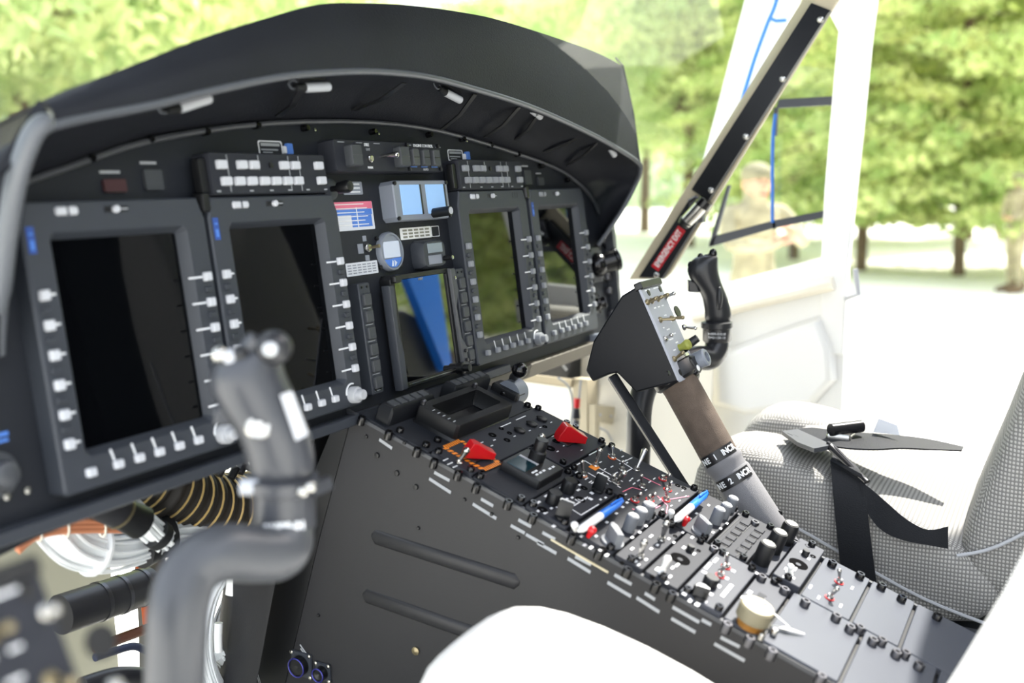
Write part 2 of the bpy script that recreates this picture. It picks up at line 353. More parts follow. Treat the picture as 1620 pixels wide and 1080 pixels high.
DISP = []
def display(x0, label, idx, kc, bright):
    t = thing('flight_display', label, 'display', PAN.m(x0, -.144, 0), 'tall flight displays on the instrument panel')
    W, H = .2335, .288
    outer = [(-W/2, -H/2 + .004), (-W/2 + .004, -H/2), (W/2 - .004, -H/2), (W/2, -H/2 + .004), (W/2, H/2 - .024), (W/2 - .008, H/2), (-W/2 + .008, H/2), (-W/2, H/2 - .024)]
    iw, iy0, iy1 = .0875, -.112, .1135
    inner = [(-iw, iy0 + .006), (-iw + .006, iy0), (iw - .006, iy0), (iw, iy0 + .006), (iw, iy1 - .006), (iw - .006, iy1), (-iw + .006, iy1), (-iw, iy1 - .006)]
    MB().ring(outer, inner, [(-.012, 0), (.010, 0), (.012, .002)], [(.012, 0), (.0105, .0015), (-.002, .0075)]).build('bezel', 'bezel', t, ang=30)
    MB().box((0, (iy0 + iy1) / 2, -.004), (iw * 2 - .010, iy1 - iy0 - .010, .006)).build('screen', 'screen_near' if bright else 'screen', t)  # near screens use a copy that reflects less, dimming the mirrored seat
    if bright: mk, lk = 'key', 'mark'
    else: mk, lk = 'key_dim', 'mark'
    for i in range(6):
        y = .144 - .0905 - .0294 * i
        for sx in (-1, 1):
            x = sx * .1045
            lk_ = MB().rbox((x, y, .012), (.0095, .0105, .006), .0012).build('line_key', mk, t)
            if bright or sx > 0: MB().box((sx * (.0955 if sx < 0 else .0885), y, .0123), (.009 if sx < 0 else .020, .0022, .0008)).build('key_line', lk, lk_)
            if i < 5: MB().rbox((x, y - .0147, .012), (.010, .0065, .003), .001).build('key_guard', 'bezel', t)
    for i in range(6):
        x = [-.086, -.053, -.0265, 0, .0275, .055][i]
        lk_ = MB().rbox((x, -.1265, .012), (.010, .009, .006), .0012).build('soft_key', mk, t)
        if i: MB().box((x - .004, -.1165, .0123), (.0022, .014, .0008), Matrix.Rotation(.25, 3, 'Z')).build('key_line', lk, lk_)
    if idx < 3:
        k = MB().lathe([(.0115, .012), (.0115, .021), (.0105, .023), (.0072, .0232), (.0072, .031), (.0062, .0325), (0, .0325)], (.0935, -.1285, 0), n=20).build('selector_knob', 'lightgrey' if bright else 'key_dim', t)
        c = MB(); c.tube([(.0935 + .0125 * math.cos(a), -.1285 + .0125 * math.sin(a) + .003, .0128) for a in [math.radians(x) for x in range(70, 200, 13)]], .0012, 6); c.build('knob_marking', 'mark', t)
    MB().rbox((-.064, .134, .012), (.026, .009, .003), .002).build('light_sensor', 'key' if idx < 3 else 'key_dim', t)
    MB().box((-.064, .134, .0152), (.002, .009, .0006)).build('sensor_divider', 'bezel', t)
    s = MB(); s.rbox((-.004, .134, .0118), (.030, .006, .0008), .0003); s.build('brightness_slot', 'black', t)
    MB().lathe([(.004, .0), (.004, .004), (.003, .005), (0, .005)], (-.006, .134, .0125), n=12).build('brightness_knob', 'key', t)
    MB().box((.006, .134, .0128), (.008, .0016, .0006)).build('slot_marking', 'mark_dim', t)
    if idx != 2:
        MB().rbox((-.1075, .107, .012), (.0085, .026, .0006), .0002).build('blue_sticker', 'blue_tag', t)
        m_ = MB(); m_.box((-.1075, .102, .0128), (.0045, .009, .0003)); m_.box((-.1075, .113, .0128), (.0045, .002, .0003)); m_.build('sticker_print', 'blue_label', t)
    else:
        for k in range(3): MB().box((.068 + k * .008, .134, .0121), (.001, .010, .0004)).build('engraved_line', 'black', t)
    if idx in (0, 2): MB().rbox((W/2 + .003, .138, .0), (.012, .022, .0155), .002).build('corner_clamp', 'black', t)
    return t
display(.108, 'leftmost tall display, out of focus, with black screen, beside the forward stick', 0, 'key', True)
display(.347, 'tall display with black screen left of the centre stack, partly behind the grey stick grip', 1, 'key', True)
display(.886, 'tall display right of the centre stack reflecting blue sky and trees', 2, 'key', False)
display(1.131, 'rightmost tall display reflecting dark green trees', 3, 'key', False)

# centre navigator screen
t = thing('centre_display', 'square centre screen reflecting green leaves and a bright blue stripe', 'display', PAN.m(.645, -.204, 0))
o8 = rr(.160, .168, .006); i8 = rr(.140, .153, .002)
MB().ring(o8, i8, [(-.012, 0), (.006, 0), (.008, .001)], [(.008, 0), (.004, .001)]).build('bezel', 'black', t)
MB().box((.001, 0, .0045), (.138, .151, .003)).build('screen', 'screen_mid', t)
g = MB(); g.prism([(-.092, -.084), (-.078, -.084), (-.076, -.03), (-.082, .0), (-.080, .07), (-.092, .07)], [(0, 0), (.012, 0), (.014, .0012)]); g.build('left_handle', 'bezel', t)
g = MB(); g.prism([(.078, -.082), (.092, -.082), (.094, -.045), (.083, -.03), (.080, .02), (.090, .045), (.088, .082), (.074, .082)], [(0, 0), (.012, 0), (.014, .0012)]); g.build('right_handle', 'rail', t)
MB().box((0, -.079, .0086), (.136, .0018, .0012)).build('bottom_trim', 'silver', t)
MB().rbox((-.070, .078, .008), (.016, .012, .008), .002).build('corner_button', 'black', t)
for yy in (-.052, -.067): MB().lathe([(.003, .012), (.003, .018), (0, .0185)], (.086, yy, 0), n=10).build('side_button', 'darkmetal', t)
MB().lathe([(.0025, .012), (.0025, .016), (0, .0165)], (.083, .066, 0), n=10).build('side_light', 'silver', t)
MB().lathe([(.009, .0), (.009, .012), (.006, .013), (.006, .024), (0, .0245)], (.070, -.078, .006), n=14).build('menu_knob', 'black', t)
text('MAP', .006, (.0, .0725, .0064), t, 'key_dim', 'screen_tab')

def key_strip(px, label, name, n=6):
    t = thing(name, label, 'switch strip', PAN.m(px, -.2035, 0), 'narrow key strips beside the centre screen')
    MB().prism(rr(.026, .158, .002), [(-.012, 0), (.007, 0), (.0085, .0012)]).build('strip_plate', 'bezel', t)
    for i in range(n):
        y = .055 - i * .0235
        MB().rbox((0, y, .0085), (.0165, .018, .0045), .0015).build('dark_key', 'key_dark', t)
        MB().box((.0, y - .0117, .0087), (.016, .0008, .0006)).build('key_line', 'mark_dim', t)
    for sy in (.073, -.073):
        for sx in (-.006, .006): MB().lathe([(.0018, 0), (.0018, .0014), (0, .0015)], (sx, sy, .0085), n=8).build('rivet', 'black', t)
key_strip(.5025, 'narrow dark key strip left of the square centre screen', 'key_strip')
key_strip(.7535, 'narrow dark key strip right of the square centre screen', 'key_strip')

def annunciator(cx, cy, w, h, label, r1, r2, seps, dark=()):
    t = thing('annunciator_panel', label, 'annunciator panel', PAN.m(cx, cy, 0), 'rows of square push keys above the displays')
    MB().prism(rr(w, h, .002), [(-.012, 0), (.014, 0), (.016, .0012)]).build('panel_box', 'unit', t)
    for row, (y, xs_) in enumerate(((h * .20, r1), (-h * .19, r2))):
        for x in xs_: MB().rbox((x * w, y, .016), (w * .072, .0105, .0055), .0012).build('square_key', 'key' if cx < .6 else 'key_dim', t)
    for x, y in dark: MB().lathe([(.0035, .016), (.0035, .018), (0, .0182)], (x * w, y * h, 0), n=12).build('indicator_lens', 'black', t)
    m_ = MB()
    for x, y0, y1 in seps: m_.box((x * w, (y0 + y1) / 2 * h, .0163), (.0009, (y1 - y0) * h, .0006))
    for x in (-.46, -.2, -.03, .13, .3, .47): m_.box((x * w, -.42 * h, .0163), (.006, .0016, .0006))
    m_.build('marking', 'mark_dim', t)
    MB().rbox((-w / 2 - .006, -.002, 0), (.012, h * .8, .011), .001).build('hinge_block', 'black', t)
    return t
R1 = (-.42, -.26, -.16, .10, .20, .42); R2 = (-.40, -.295, -.195, -.09, .01, .11, .21, .43)
SEP = [(-.365, -.44, .44), (-.11, .08, .44), (.15, -.44, .44), (.245, -.44, .44)]
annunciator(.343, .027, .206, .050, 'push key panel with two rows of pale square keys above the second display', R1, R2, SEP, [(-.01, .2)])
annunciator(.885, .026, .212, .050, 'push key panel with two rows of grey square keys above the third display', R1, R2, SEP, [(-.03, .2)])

# fire / engine control panel
t = thing('engine_control_panel', 'black engine and fire control panel at the top centre of the instrument panel', 'switch panel', PAN.m(.6, .052, 0))
MB().prism(rr(.262, .044, .002), [(-.012, 0), (.014, 0), (.016, .001)]).build('panel_box', 'unit', t)
for x, wd in ((-.098, .024), (.016, .024)):
    MB().rbox((x, -.001, .016), (wd, .030, .013), .002).build('square_lamp', 'key_dark', t); MB().box((x, -.001, .0291), (wd * .9, .001, .0006)).build('lamp_divider', 'rail', t)
for x in (.052, .080, .108):
    b = MB().rbox((x, -.001, .016), (.018, .026, .008), .002).build('switch_light', 'key_dark' if x != .052 else 'rail', t)
    MB().box((x, -.001, .0243), (.015, .001, .0005)).build('switch_divider', 'black', b); MB().box((x, -.0145, .0165), (.016, .0016, .001)).build('switch_base_line', 'blue_label', b)
for x in (.038, .122):
    for y in (.018, -.018): MB().lathe([(.003, .016), (.003, .020), (0, .021)], (x, y, 0), n=10).build('fastener', 'black', t)
text('FIRE', .0062, (-.058, .0155, .0163), t, 'mark'); text('EXT', .005, (-.056, .009, .0163), t, 'mark_dim'); text('MAIN', .0048, (-.056, -.0165, .0163), t, 'mark')
text('ENGINE CONTROL', .0062, (.084, .0175, .0163), t, 'mark'); text('AUTO', .005, (.083, -.0185, .0163), t, 'mark_dim')
sw = MB(); sw.lathe([(.0055, .016), (.0055, .019), (.004, .020), (.004, .021)], (-.055, -.004, 0), n=14).build('switch_ring', 'silver', t)
sw = MB(); sw.tube([(-.026, 0, .014), (-.026, 0, .024), (-.022, -.001, .040)], [.0025, .0025, .0042], 12); sw.ell((-.0218, -.001, .040), (.0045, .0045, .0035)); sw.build('toggle_switch', 'silver', t)
m_ = MB()
for a, b in ((-.115, .018), (-.075, .018), (-.034, .018), (.045, .018), (.125, .0165)): m_.box((a, b, .0163), (.014, .0009, .0005))
m_.build('marking', 'mark_dim', t)

# standby instrument with two pale blue screens
t = thing('standby_display', 'small grey framed instrument with two pale blue screens and a black knob', 'display', PAN.m(.668, -.0125, 0))
MB().prism(rr(.146, .060, .006), [(-.012, 0), (.012, 0), (.014, .0015)]).build('housing', 'bezel_grey', t)
for x in (-.031, .036): MB().rbox((x, .001, .0138), (.052, .045, .0012), .0005).build('blue_screen', 'lcd_blue', t)
for x in (-.004, .063): MB().box((x - .001, .001, .0145), (.004, .045, .0016)).build('screen_edge', 'black', t)
MB().tube([(.024, -.021, .013), (.024, -.021, .046)], .0075, 18).build('setting_knob', 'black', t)
MB().lathe([(.0055, 0), (.0055, .0008), (0, .0009)], (.024, -.021, .0462), n=14).build('knob_cap', 'lightgrey', t)
for x in (-.069, .069):
    for y in (-.026, .026): MB().lathe([(.003, .013), (.003, .0165), (0, .017)], (x, y, 0), n=10).build('screw', 'black', t)

def placard(name, label, quadpx, m, cat='placard', h=.0006, extra=None, flip=False):
    ps = [PL(*q, .0) for q in quadpx]; cx = sum(p.x for p in ps) / 4; cy = sum(p.y for p in ps) / 4
    w_ = (abs(ps[1].x - ps[0].x) + abs(ps[2].x - ps[3].x)) / 2; h_ = (abs(ps[0].y - ps[3].y) + abs(ps[1].y - ps[2].y)) / 2
    t = thing(name, label, cat, PAN.m(cx, cy, -.012))
    MB().prism(rr(w_, h_, .0012), [(0, 0), (h, 0)]).build('card', m, t)
    return t, w_, h_
t, w_, h_ = placard('limits_placard', 'pink and blue striped placard stuck left of the standby display', [(525, 319), (598, 317), (603, 358), (534, 368)], 'paper')
MB().rbox((-.004, h_ * .38, .0004), (w_ * 1.06, h_ * .26, .0006), .0002).build('pink_band', 'pink', t)
MB().box((-.002, h_ * .14, .0008), (w_ * .97, h_ * .20, .0006)).build('blue_band', 'blue_label', t)
MB().box((w_ * .22, -h_ * .18, .0008), (w_ * .45, h_ * .42, .0006)).build('blue_patch', 'blue_label', t)
m_ = MB()
for i in range(6): m_.box((-.004, h_ * (.42 - .145 * i), .0013), (w_ * (.8 if i % 2 else .66), .0011, .0004))
m_.box((w_ * .12, -h_ * .05, .0013), (.0016, h_ * .7, .0004)); m_.build('print', 'white', t)
t, w_, h_ = placard('instruction_plate', 'grey metal plate with three worn white lines, right of the black pull knob', [(550, 286), (581, 285), (585, 305), (556, 307)], 'paper_grey')
m_ = MB()
for i in range(3): m_.box((0, h_ * (.3 - .3 * i), .001), (w_ * .7, .0018, .0004))
m_.build('print', 'mark', t)
t, w_, h_ = placard('data_label', 'white framed label with green print under the standby display', [(641, 360), (690, 356), (693, 374), (645, 378)], 'white')
m_ = MB()
for i in range(3):
    for j in range(5): m_.box((w_ * (-.36 + .18 * j), h_ * (.28 - .28 * i), .001), (w_ * .13, .0028, .0004))
m_.build('print', 'bulkhead', t)
MB().ring(rr(.022, .017, .001), rr(.020, .015, .001), [(0, 0), (.0006, 0)], [(.0006, 0)], ).xf(Matrix.Translation((w_ / 2 + .012, 0, 0))).build('outline_box', 'mark', t)
t, w_, h_ = placard('part_label', 'grey white label with fine print left of the round gauge', [(556, 416), (606, 410), (609, 430), (560, 437)], 'paper')
m_ = MB()
for i in range(4):
    for j in range(6): m_.box((w_ * (-.40 + .155 * j), h_ * (.3 - .2 * i), .001), (w_ * .11, .0016, .0004))
m_.build('print', 'paper_grey', t)
for px, nm, lb in (((418, 220), 'maker_label', 'white outlined label left of the engine control panel'), ((717, 235), 'maker_label', 'white outlined label above the grey push key panel')):
    p = PL(*px, 0); wq = .044 if px[0] < 600 else .046
    t = thing(nm, lb, 'label', PAN.m(p.x + wq / 2, p.y - .009, -.012), 'white outlined labels')
    MB().ring(rr(wq, .019, .002), rr(wq - .003, .016, .002), [(0, 0), (.0008, 0)], [(.0008, 0), (.0, 0)]).build('outline', 'mark', t)
    m_ = MB(); m_.box((0, .0045, .0004), (wq * .78, .0038, .0006)); m_.box((-.002, -.002, .0004), (wq * .7, .0018, .0006)); m_.box((-.006, -.0055, .0004), (wq * .4, .0012, .0006)); m_.build('print', 'mark_dim', t)
    MB().rbox((wq * .5 + .010, -.001, 0), (.010, .015, .006), .001).build('blue_lamp', 'blue_label', t); MB().rbox((wq * .5 + .002, -.002, 0), (.006, .010, .004), .001).build('lamp_side', 'mark', t)

# black pull knob
p = PL(531, 298); t = thing('pull_knob', 'black round pull knob left of the standby display', 'knob', PAN.m(p.x, p.y, -.012))
MB().lathe([(.015, 0), (.015, .004), (.012, .005), (0, .005)], n=22).build('mount_ring', 'bezel', t)
MB().lathe([(.004, .004), (.004, .016), (.008, .018), (.009, .034), (.007, .038), (0, .039)], n=20).build('knob', 'black', t)
# selector toggle and its tiny plates
p = PL(590, 391); t = thing('selector_switch', 'chrome toggle between three tiny grey plates left of the round gauge', 'switch', PAN.m(p.x, p.y, -.012))
MB().lathe([(.006, 0), (.006, .004), (.0045, .005), (.0045, .007), (0, .007)], n=16).build('switch_nut', 'silver', t)
MB().tube([(0, 0, .006), (.003, .001, .022)], [.0016, .0028], 10).build('switch_bat', 'brass', t)
for x, y, a, b in ((-.014, 0, .012, .014), (-.002, .014, .008, .008), (-.001, -.014, .009, .008)): MB().rbox((x, y, 0), (a, b, .0008), .0002).build('name_plate', 'paper_grey', t)
# round gauge
p = PL(624, 397); t = thing('round_gauge', 'oval looking pale gauge with white square screen and blue foot', 'gauge', PAN.m(p.x, p.y, -.012))
MB().lathe([(.0295, 0), (.0295, .006), (.0275, .009), (.025, .009), (.025, .007), (0, .007)], n=32).build('gauge_case', 'bezel_grey', t)
MB().rbox((0, .003, .007), (.040, .025, .0012), .001).build('gauge_screen', 'lcd', t)
MB().prism([(.024 * math.cos(a), .024 * math.sin(a)) for a in [math.radians(x) for x in range(208, 340, 8)]], [(.007, 0), (.0082, 0)]).build('blue_foot', 'blue_label', t)
MB().prism([(-.006, -.022), (-.001, -.022), (-.001, -.014), (-.003, -.013)], [(.0082, 0), (.0088, 0)]).build('arrow', 'lcd', t); MB().prism([(.002, -.022), (.003, -.022), (.008, -.017), (.002, -.013)], [(.0082, 0), (.0088, 0)]).build('arrow', 'lcd', t)
for a in (45, 135, 225, 315): MB().lathe([(.0032, 0), (.0032, .0035), (0, .004)], (.036 * math.cos(math.radians(a)), .030 * math.sin(math.radians(a)), 0), n=10).build('screw', 'black', t)
# digital clock
p = PL(688, 401, .01); t = thing('panel_clock', 'black octagonal digital clock with grey display right of the round gauge', 'clock', PAN.m(p.x, p.y, -.012))
MB().prism(rr(.066, .046, .012, 2), [(0, 0), (.012, .0), (.022, .004)]).build('clock_case', 'bezel', t)
MB().rbox((.002, .009, .0218), (.040, .015, .001), .0005).build('clock_display', 'lcd_grey', t); MB().rbox((-.001, -.009, .0218), (.036, .014, .001), .0005).build('lower_plate', 'paper_grey', t)
MB().tube([(.024, -.009, .022), (.024, -.009, .038)], .004, 12).build('clock_button', 'black', t); MB().lathe([(.003, 0), (.003, .001), (0, .0012)], (.024, -.009, .038), n=10).build('button_cap', 'silver', t)
# small dim warning lights
for qs, m, lb in (([(172, 282), (208, 281), (209, 301), (175, 303)], 'caption_red', 'dim reddish caption light above the leftmost display'), ([(236, 267), (264, 266), (268, 298), (240, 299)], 'key_dark', 'dark square caption light right of the reddish one'),
                  ([(835, 268), (846, 268), (848, 291), (837, 291)], 'key_dark', 'small dark caption light right of the grey push key panel'), ([(857, 279), (866, 280), (868, 292), (859, 292)], 'key_dark', 'smallest dark caption light near the right end of the panel')):
    t, w_, h_ = placard('caption_light', lb, qs, m, 'light', .004)
    MB().box((-.002, h_ / 2 + .008, .0002), (w_ * .9, .0028, .0006)).build('caption_marking', 'mark_dim', t)
# lower left knob on the panel
p = PL(18, 765, .0); t = thing('dimmer_knob', 'grey rotary knob with blurred white marks at the lower left of the panel', 'knob', PAN.m(p.x - .006, p.y + .01, -.012))
MB().lathe([(.022, 0), (.022, .003), (.013, .004), (.012, .020), (.009, .022), (0, .022)], n=24).build('knob', 'rail', t)
m_ = MB(); m_.box((.002, .036, 0), (.034, .004, .001)); m_.box((.0, .030, 0), (.036, .003, .001)); m_.build('marking', 'blue_label', t)
for x in (.004, .026): MB().lathe([(.0035, 0), (.0035, .005), (0, .006)], (x, -.022, 0), n=10).build('screw', 'silver', t)

# ball vent and small vent on the right end
def vent(px, py, r, label, h=.04):
    p = PL(px, py, .02); t = thing('air_vent', label, 'vent', PAN.m(p.x, p.y, -.012), 'round air vents at the right end of the panel')
    MB().prism(rr(r * 2.7, r * 3.2, r * .4, 2), [(0, 0), (.005, 0), (.006, .001)]).build('vent_plate', 'rail', t)
    A = V((.62, .15, .75)).normalized()
    MB().ell((0, 0, .006), (r * 1.15, r * 1.15, r * 1.15), 22, 12).build('vent_ball', 'black_gloss', t)
    MB().lathe([(r * .95, r * .3), (r * .98, h * .8), (r * 1.06, h * .85), (r * 1.06, h), (r * .9, h), (r * .85, h * .5), (0, h * .5)], (0, 0, .006), A, 26).build('vent_nozzle', 'black_gloss', t)
    MB().tube([V((0, 0, .006)) + A * (h * 1.0) + Matrix.Rotation(a, 3, A) @ A.orthogonal().normalized() * r * .98 for a in [2 * PI * i / 24 for i in range(25)]], .0012, 6).build('nozzle_rim', 'darkmetal', t)
    for sx in (-1, 1):
        for sy in (-1, 1): MB().lathe([(.003, 0), (.003, .003), (0, .0035)], (sx * r * 1.15, sy * r * 1.4, .005), n=10).build('vent_screw', 'black', t)
vent(962, 417, .023, 'large black ball vent right of the rightmost display', .048)
vent(962, 480, .012, 'small black vent below the large ball vent', .018)
p = PL(982, 420); MB().prism([(0, -.16), (.012, -.16), (.03, .11), (.012, .125)], [(-.05, 0), (.008, 0)]).xf(Matrix.Translation((1.372, -.135, 0))).build('end_bracket', 'rail', ip)
MB().box((1.395, -.065, .0), (.04, .008, .016)).build('end_peg', 'black', ip)
for yy in (-.19, -.22, -.27): MB().rbox((1.36, yy, -.012), (.018, .016, .012), .003).build('end_catch', 'darkmetal', ip)
MB().rbox((1.262, -.318, -.02), (.024, .034, .03), .002).build('rail_end_clip', 'bezel_grey', ip)

# ================================================================== HOOD (glareshield)
hd = thing('glareshield', 'black leather covered hood arching over the instrument panel', 'glareshield', PAN.m(0, 0, 0))
def HP(px, py, d): q = PL(px, py, d); return V((q.x, q.y, d))
D_ = .115
lipR = [HP(600, 113, D_), HP(680, 122, D_), (HP(752, 141, D_)), HP(820, 162, D_), HP(880, 186, D_), HP(945, 217, D_), HP(990, 243, D_), HP(1009, 257, D_ - .002), HP(1013, 268, D_ - .006), HP(1005, 292, .085), HP(985, 330, .058), HP(962, 365, .025), HP(946, 388, .004)]
lipL = [HP(0, 560, .004), HP(3, 500, .025), HP(12, 400, .06), HP(28, 300, .088), HP(45, 245, .102), HP(62, 212, .11), HP(85, 198, D_), HP(150, 183, D_), HP(240, 166, D_), HP(340, 142, D_), HP(440, 122, D_), HP(520, 114, D_)]
lip = smooth_path(lipL + lipR, 4)
baseL = [(-.13, -.26), (-.128, -.22), (-.12, -.15), (-.11, -.08), (-.10, -.04), (-.09, -.015), (-.06, -.006), (.0, .022), (.075, .046), (.187, .078), (.32, .098), (.45, .108)]
baseR = [(.52, .112), (.62, .113), (.74, .109), (.86, .099), (.98, .083), (1.12, .062), (1.22, .038), (1.28, .015), (1.32, -.008), (1.345, -.035), (1.365, -.075), (1.375, -.105), (1.378, -.125)]
base = smooth_path([V((a, b - .006, -.010)) for a, b in baseL + baseR], 4)
rows = [[V((p.x, p.y, -.05)) for p in base]]
for k in range(7):
    f_ = k / 6; rows.append([b.lerp(l, f_) + V((0, math.sin(f_ * PI) * .012, 0)) for b, l in zip(base, lip)])
MB().grid(rows, .003).build('hood_underside', 'leather', hd, ang=60)
MB().tube(lip, .0048, 10).build('edge_bead', 'bead', hd, ang=60)
MB().tube([p + V((-.004, .004, .004)) for p in smooth_path([V(q) for q in lipL[1:7]], 5)], [.004, .006, .008] + [.009] * 20 + [.008, .006, .004], 14).build('wing_edge_highlight', 'wing_highlight', hd, label='added pale tube painting a highlight along the hood wing edge')  # added tube; its paler colour paints a highlight on the dark leather edge
# visor face rising from the bead, then the top running forward to the windscreen
dT = .10
topl = [HP(-60, 290, .07), HP(-20, 250, .08), HP(20, 200, .09), HP(62, 160, dT), HP(190, 110, dT), HP(320, 60, dT), HP(410, 32, dT), HP(500, 8, dT), HP(570, 6, dT), HP(640, 9, dT), HP(720, 19, dT), HP(800, 36, dT), HP(930, 79, dT), HP(985, 106, dT), HP(1026, 128, dT), HP(1031, 137, dT), HP(1030, 165, dT - .005), HP(1012, 228, dT - .01)]
top = smooth_path(topl, 5)
# bottom edge of the visor face follows the bead from the left corner to the right corner
i0 = min(range(len(lip)), key=lambda i: (lip[i] - HP(12, 400, .06)).length); i1 = min(range(len(lip)), key=lambda i: (lip[i] - HP(1011, 262, D_)).length)
seg = lip[i0:i1 + 1]
def resample(pts, n):
    L = [0]
    for a, b in zip(pts, pts[1:]): L.append(L[-1] + (b - a).length)
    out = []; j = 0
    for k in range(n):
        s = L[-1] * k / (n - 1)
        while j < len(L) - 2 and L[j + 1] < s: j += 1
        f_ = (s - L[j]) / max(1e-9, L[j + 1] - L[j]); out.append(pts[j].lerp(pts[j + 1], f_))
    return out
def by_x(pts, xs):
    out = []
    for x in xs:
        for a, b in zip(pts, pts[1:]):
            if a.x <= x <= b.x: f_ = (x - a.x) / max(1e-9, b.x - a.x); out.append(a.lerp(b, f_)); break
        else: out.append(pts[0] if x < pts[0].x else pts[-1])
    return out
xa, xb = -.03, 1.305
xs_ = [xa + (xb - xa) * k / 60 for k in range(61)]
lb = by_x(lip[12:-14], xs_); tb = by_x(sorted(top[10:-6], key=lambda p: p.x), xs_)
face = []
for k in range(6):
    f_ = k / 5; face.append([a.lerp(b, f_) + V((0, 0, math.sin(f_ * PI) * .006 + .003)) for a, b in zip(lb, tb)])
fwd = [[V((p.x, p.y - .002, p.z - .012)) for p in tb], [V((p.x * .98 + .01, p.y - .01, p.z - .12)) for p in tb], [V((p.x * .95 + .03, p.y - .07, p.z - .34)) for p in tb]]
MB().grid(face + fwd, .004).build('visor_cover', 'leather', hd, ang=50)
# right cheek of the visor and left cheek
e = V(tb[-1]); l_ = V(lb[-1])
MB().grid([[l_, l_.lerp(e, .5), e], [l_ + V((.012, -.004, -.008)), l_.lerp(e, .5) + V((.016, 0, -.006)), e + V((.012, -.004, -.006))], [l_ + V((.03, -.01, -.12)), l_.lerp(e, .5) + V((.034, 0, -.12)), e + V((.03, -.012, -.12))]], .003).build('right_cheek', 'leather', hd, ang=60)
MB().tube([l_ + V((.002, 0, .004)), l_.lerp(e, .5) + V((.004, 0, .008)), e + V((.003, 0, .004)), e + V((-.03, .012, .004))], .0018, 6).build('seam_piping', 'bead', hd)
fl = [V(tb[0]), V(lb[0])]
MB().grid([[tb[0], lb[0]], [V((-.09, -.005, .085)), V((-.075, .012, .095))], [V((-.15, -.075, .06)), V((-.12, -.04, .07))], [V((-.2, -.19, .03)), V((-.165, -.17, .045))]], .004).build('left_cheek', 'leather', hd, ang=60)
# straps running under the hood from the panel to the bead
for (ax, ay), (bx, by) in (((440, 185), (478, 140)), ((560, 175), (640, 132)), ((700, 205), (752, 150)), ((768, 218), (822, 170)), ((815, 222), (852, 182)), ((862, 242), (930, 208)), ((898, 262), (948, 224))):
    a = HP(ax, ay, .012); b = HP(bx, by, .100); c = a.lerp(b, .5) + V((.004, -.004, 0)); d = V((.0055, 0, 0))
    MB().grid([[a - d, a + d], [c - d, c + d], [b - d, b + d]], .002).build('strap', 'black', hd)
for (px, py, a_) in ((306, 163, -.28), (500, 138, -.1), (716, 152, .22), (846, 178, .32), (966, 236, .62)):
    q = HP(px, py, .095)
    t = thing('hood_light', {306: 'blurred grey tube light under the hood above the leftmost display', 500: 'small grey tube light under the hood left of the engine panel', 716: 'small pale tube light under the middle of the hood', 846: 'pale tube light under the right part of the hood', 966: 'tube light nearest the right corner of the hood'}[px], 'light', PAN.m(q.x, q.y, .095) @ Matrix.Rotation(-a_ if px > 600 else -a_, 4, 'Z'), 'small tube lights under the hood')
    k = 1.0 if px > 600 else 1.15
    MB().tube([(-.020 * k, 0, 0), (.020 * k, 0, 0)], .0058, 12).build('lamp_tube', 'lightgrey', t); MB().tube([(-.034 * k, .001, 0), (-.020 * k, 0, 0)], [.004, .0062], 12).build('lamp_cap', 'black', t)
    MB().box((-.010, .009, 0), (.05, .003, .010)).build('lamp_bracket', 'black', t)
    rg = MB(); rg.tube([V((-.040 + .008 * math.cos(a), .004 + .005 * math.sin(a), 0)) for a in [2 * PI * i / 12 for i in range(13)]], .0012, 6); rg.build('lamp_ring', 'bead', t)

# ================================================================== CENTRE CONSOLE
def CL(px, py, h=0): return CON.loc(px, py, h)
cs = thing('centre_console', 'long black sloping console between the seats with flush side wall', 'console', CON.m(0, 0, 0))
# body in world coordinates relative to the console frame
Minv = CON.m(0, 0, 0).inverted()
def cw(pts): return [Minv @ V(p) for p in pts]
def side_poly(x):
    a = CON.m(0, .03, -.004) @ V((0, 0, 0)); b = CON.m(0, -1.06, -.004) @ V((0, 0, 0))
    return [(x, a.y, a.z), (x, b.y, b.z), (x, b.y, .76), (x, .20, .76)]
def slab(x0, x1, poly):
    n = len(poly); A = [V((x0, p[1], p[2])) for p in poly]; B = [V((x1, p[1], p[2])) for p in poly]
    m = MB(); m.add(cw(A + B), [tuple(range(n))[::-1], tuple(range(n, 2 * n))] + [(i, (i + 1) % n, n + (i + 1) % n, n + i) for i in range(n)]); return m
slab(.452, .456, side_poly(.452)).build('left_side_wall', 'pedestal', cs); slab(.751, .756, side_poly(.751)).build('right_side_wall', 'pedestal', cs)
slab(.456, .751, [(0, .03, 1.352), (0, .025, 1.346), (0, .185, .76), (0, .20, .76)]).build('front_wall', 'black', cs)
mb = MB(); mb.box((.151, -.50, -.012), (.30, 1.09, .014)); mb.build('top_frame', 'black', cs)
mb = MB(); mb.box((.0015, -.50, -.004), (.006, 1.09, .010)); mb.box((.3, -.50, -.004), (.006, 1.09, .010)); mb.box((.1525, -.68, -.004), (.006, .74, .006)); mb.build('mounting_rail', 'rail', cs)
# black strip along the front edge of the side wall
q = [xp(*p, .4505) for p in [(556, 657), (535, 655), (438, 890), (393, 1085), (450, 1085), (505, 850)]]
n = len(q); m_ = MB(); m_.add(cw(q + [p + V((.0015, 0, 0)) for p in q]), [tuple(range(n)), tuple(range(n, 2 * n))[::-1]] + [(i, n + i, n + (i + 1) % n, (i + 1) % n) for i in range(n)]); m_.build('front_edge_panel', 'black', cs)
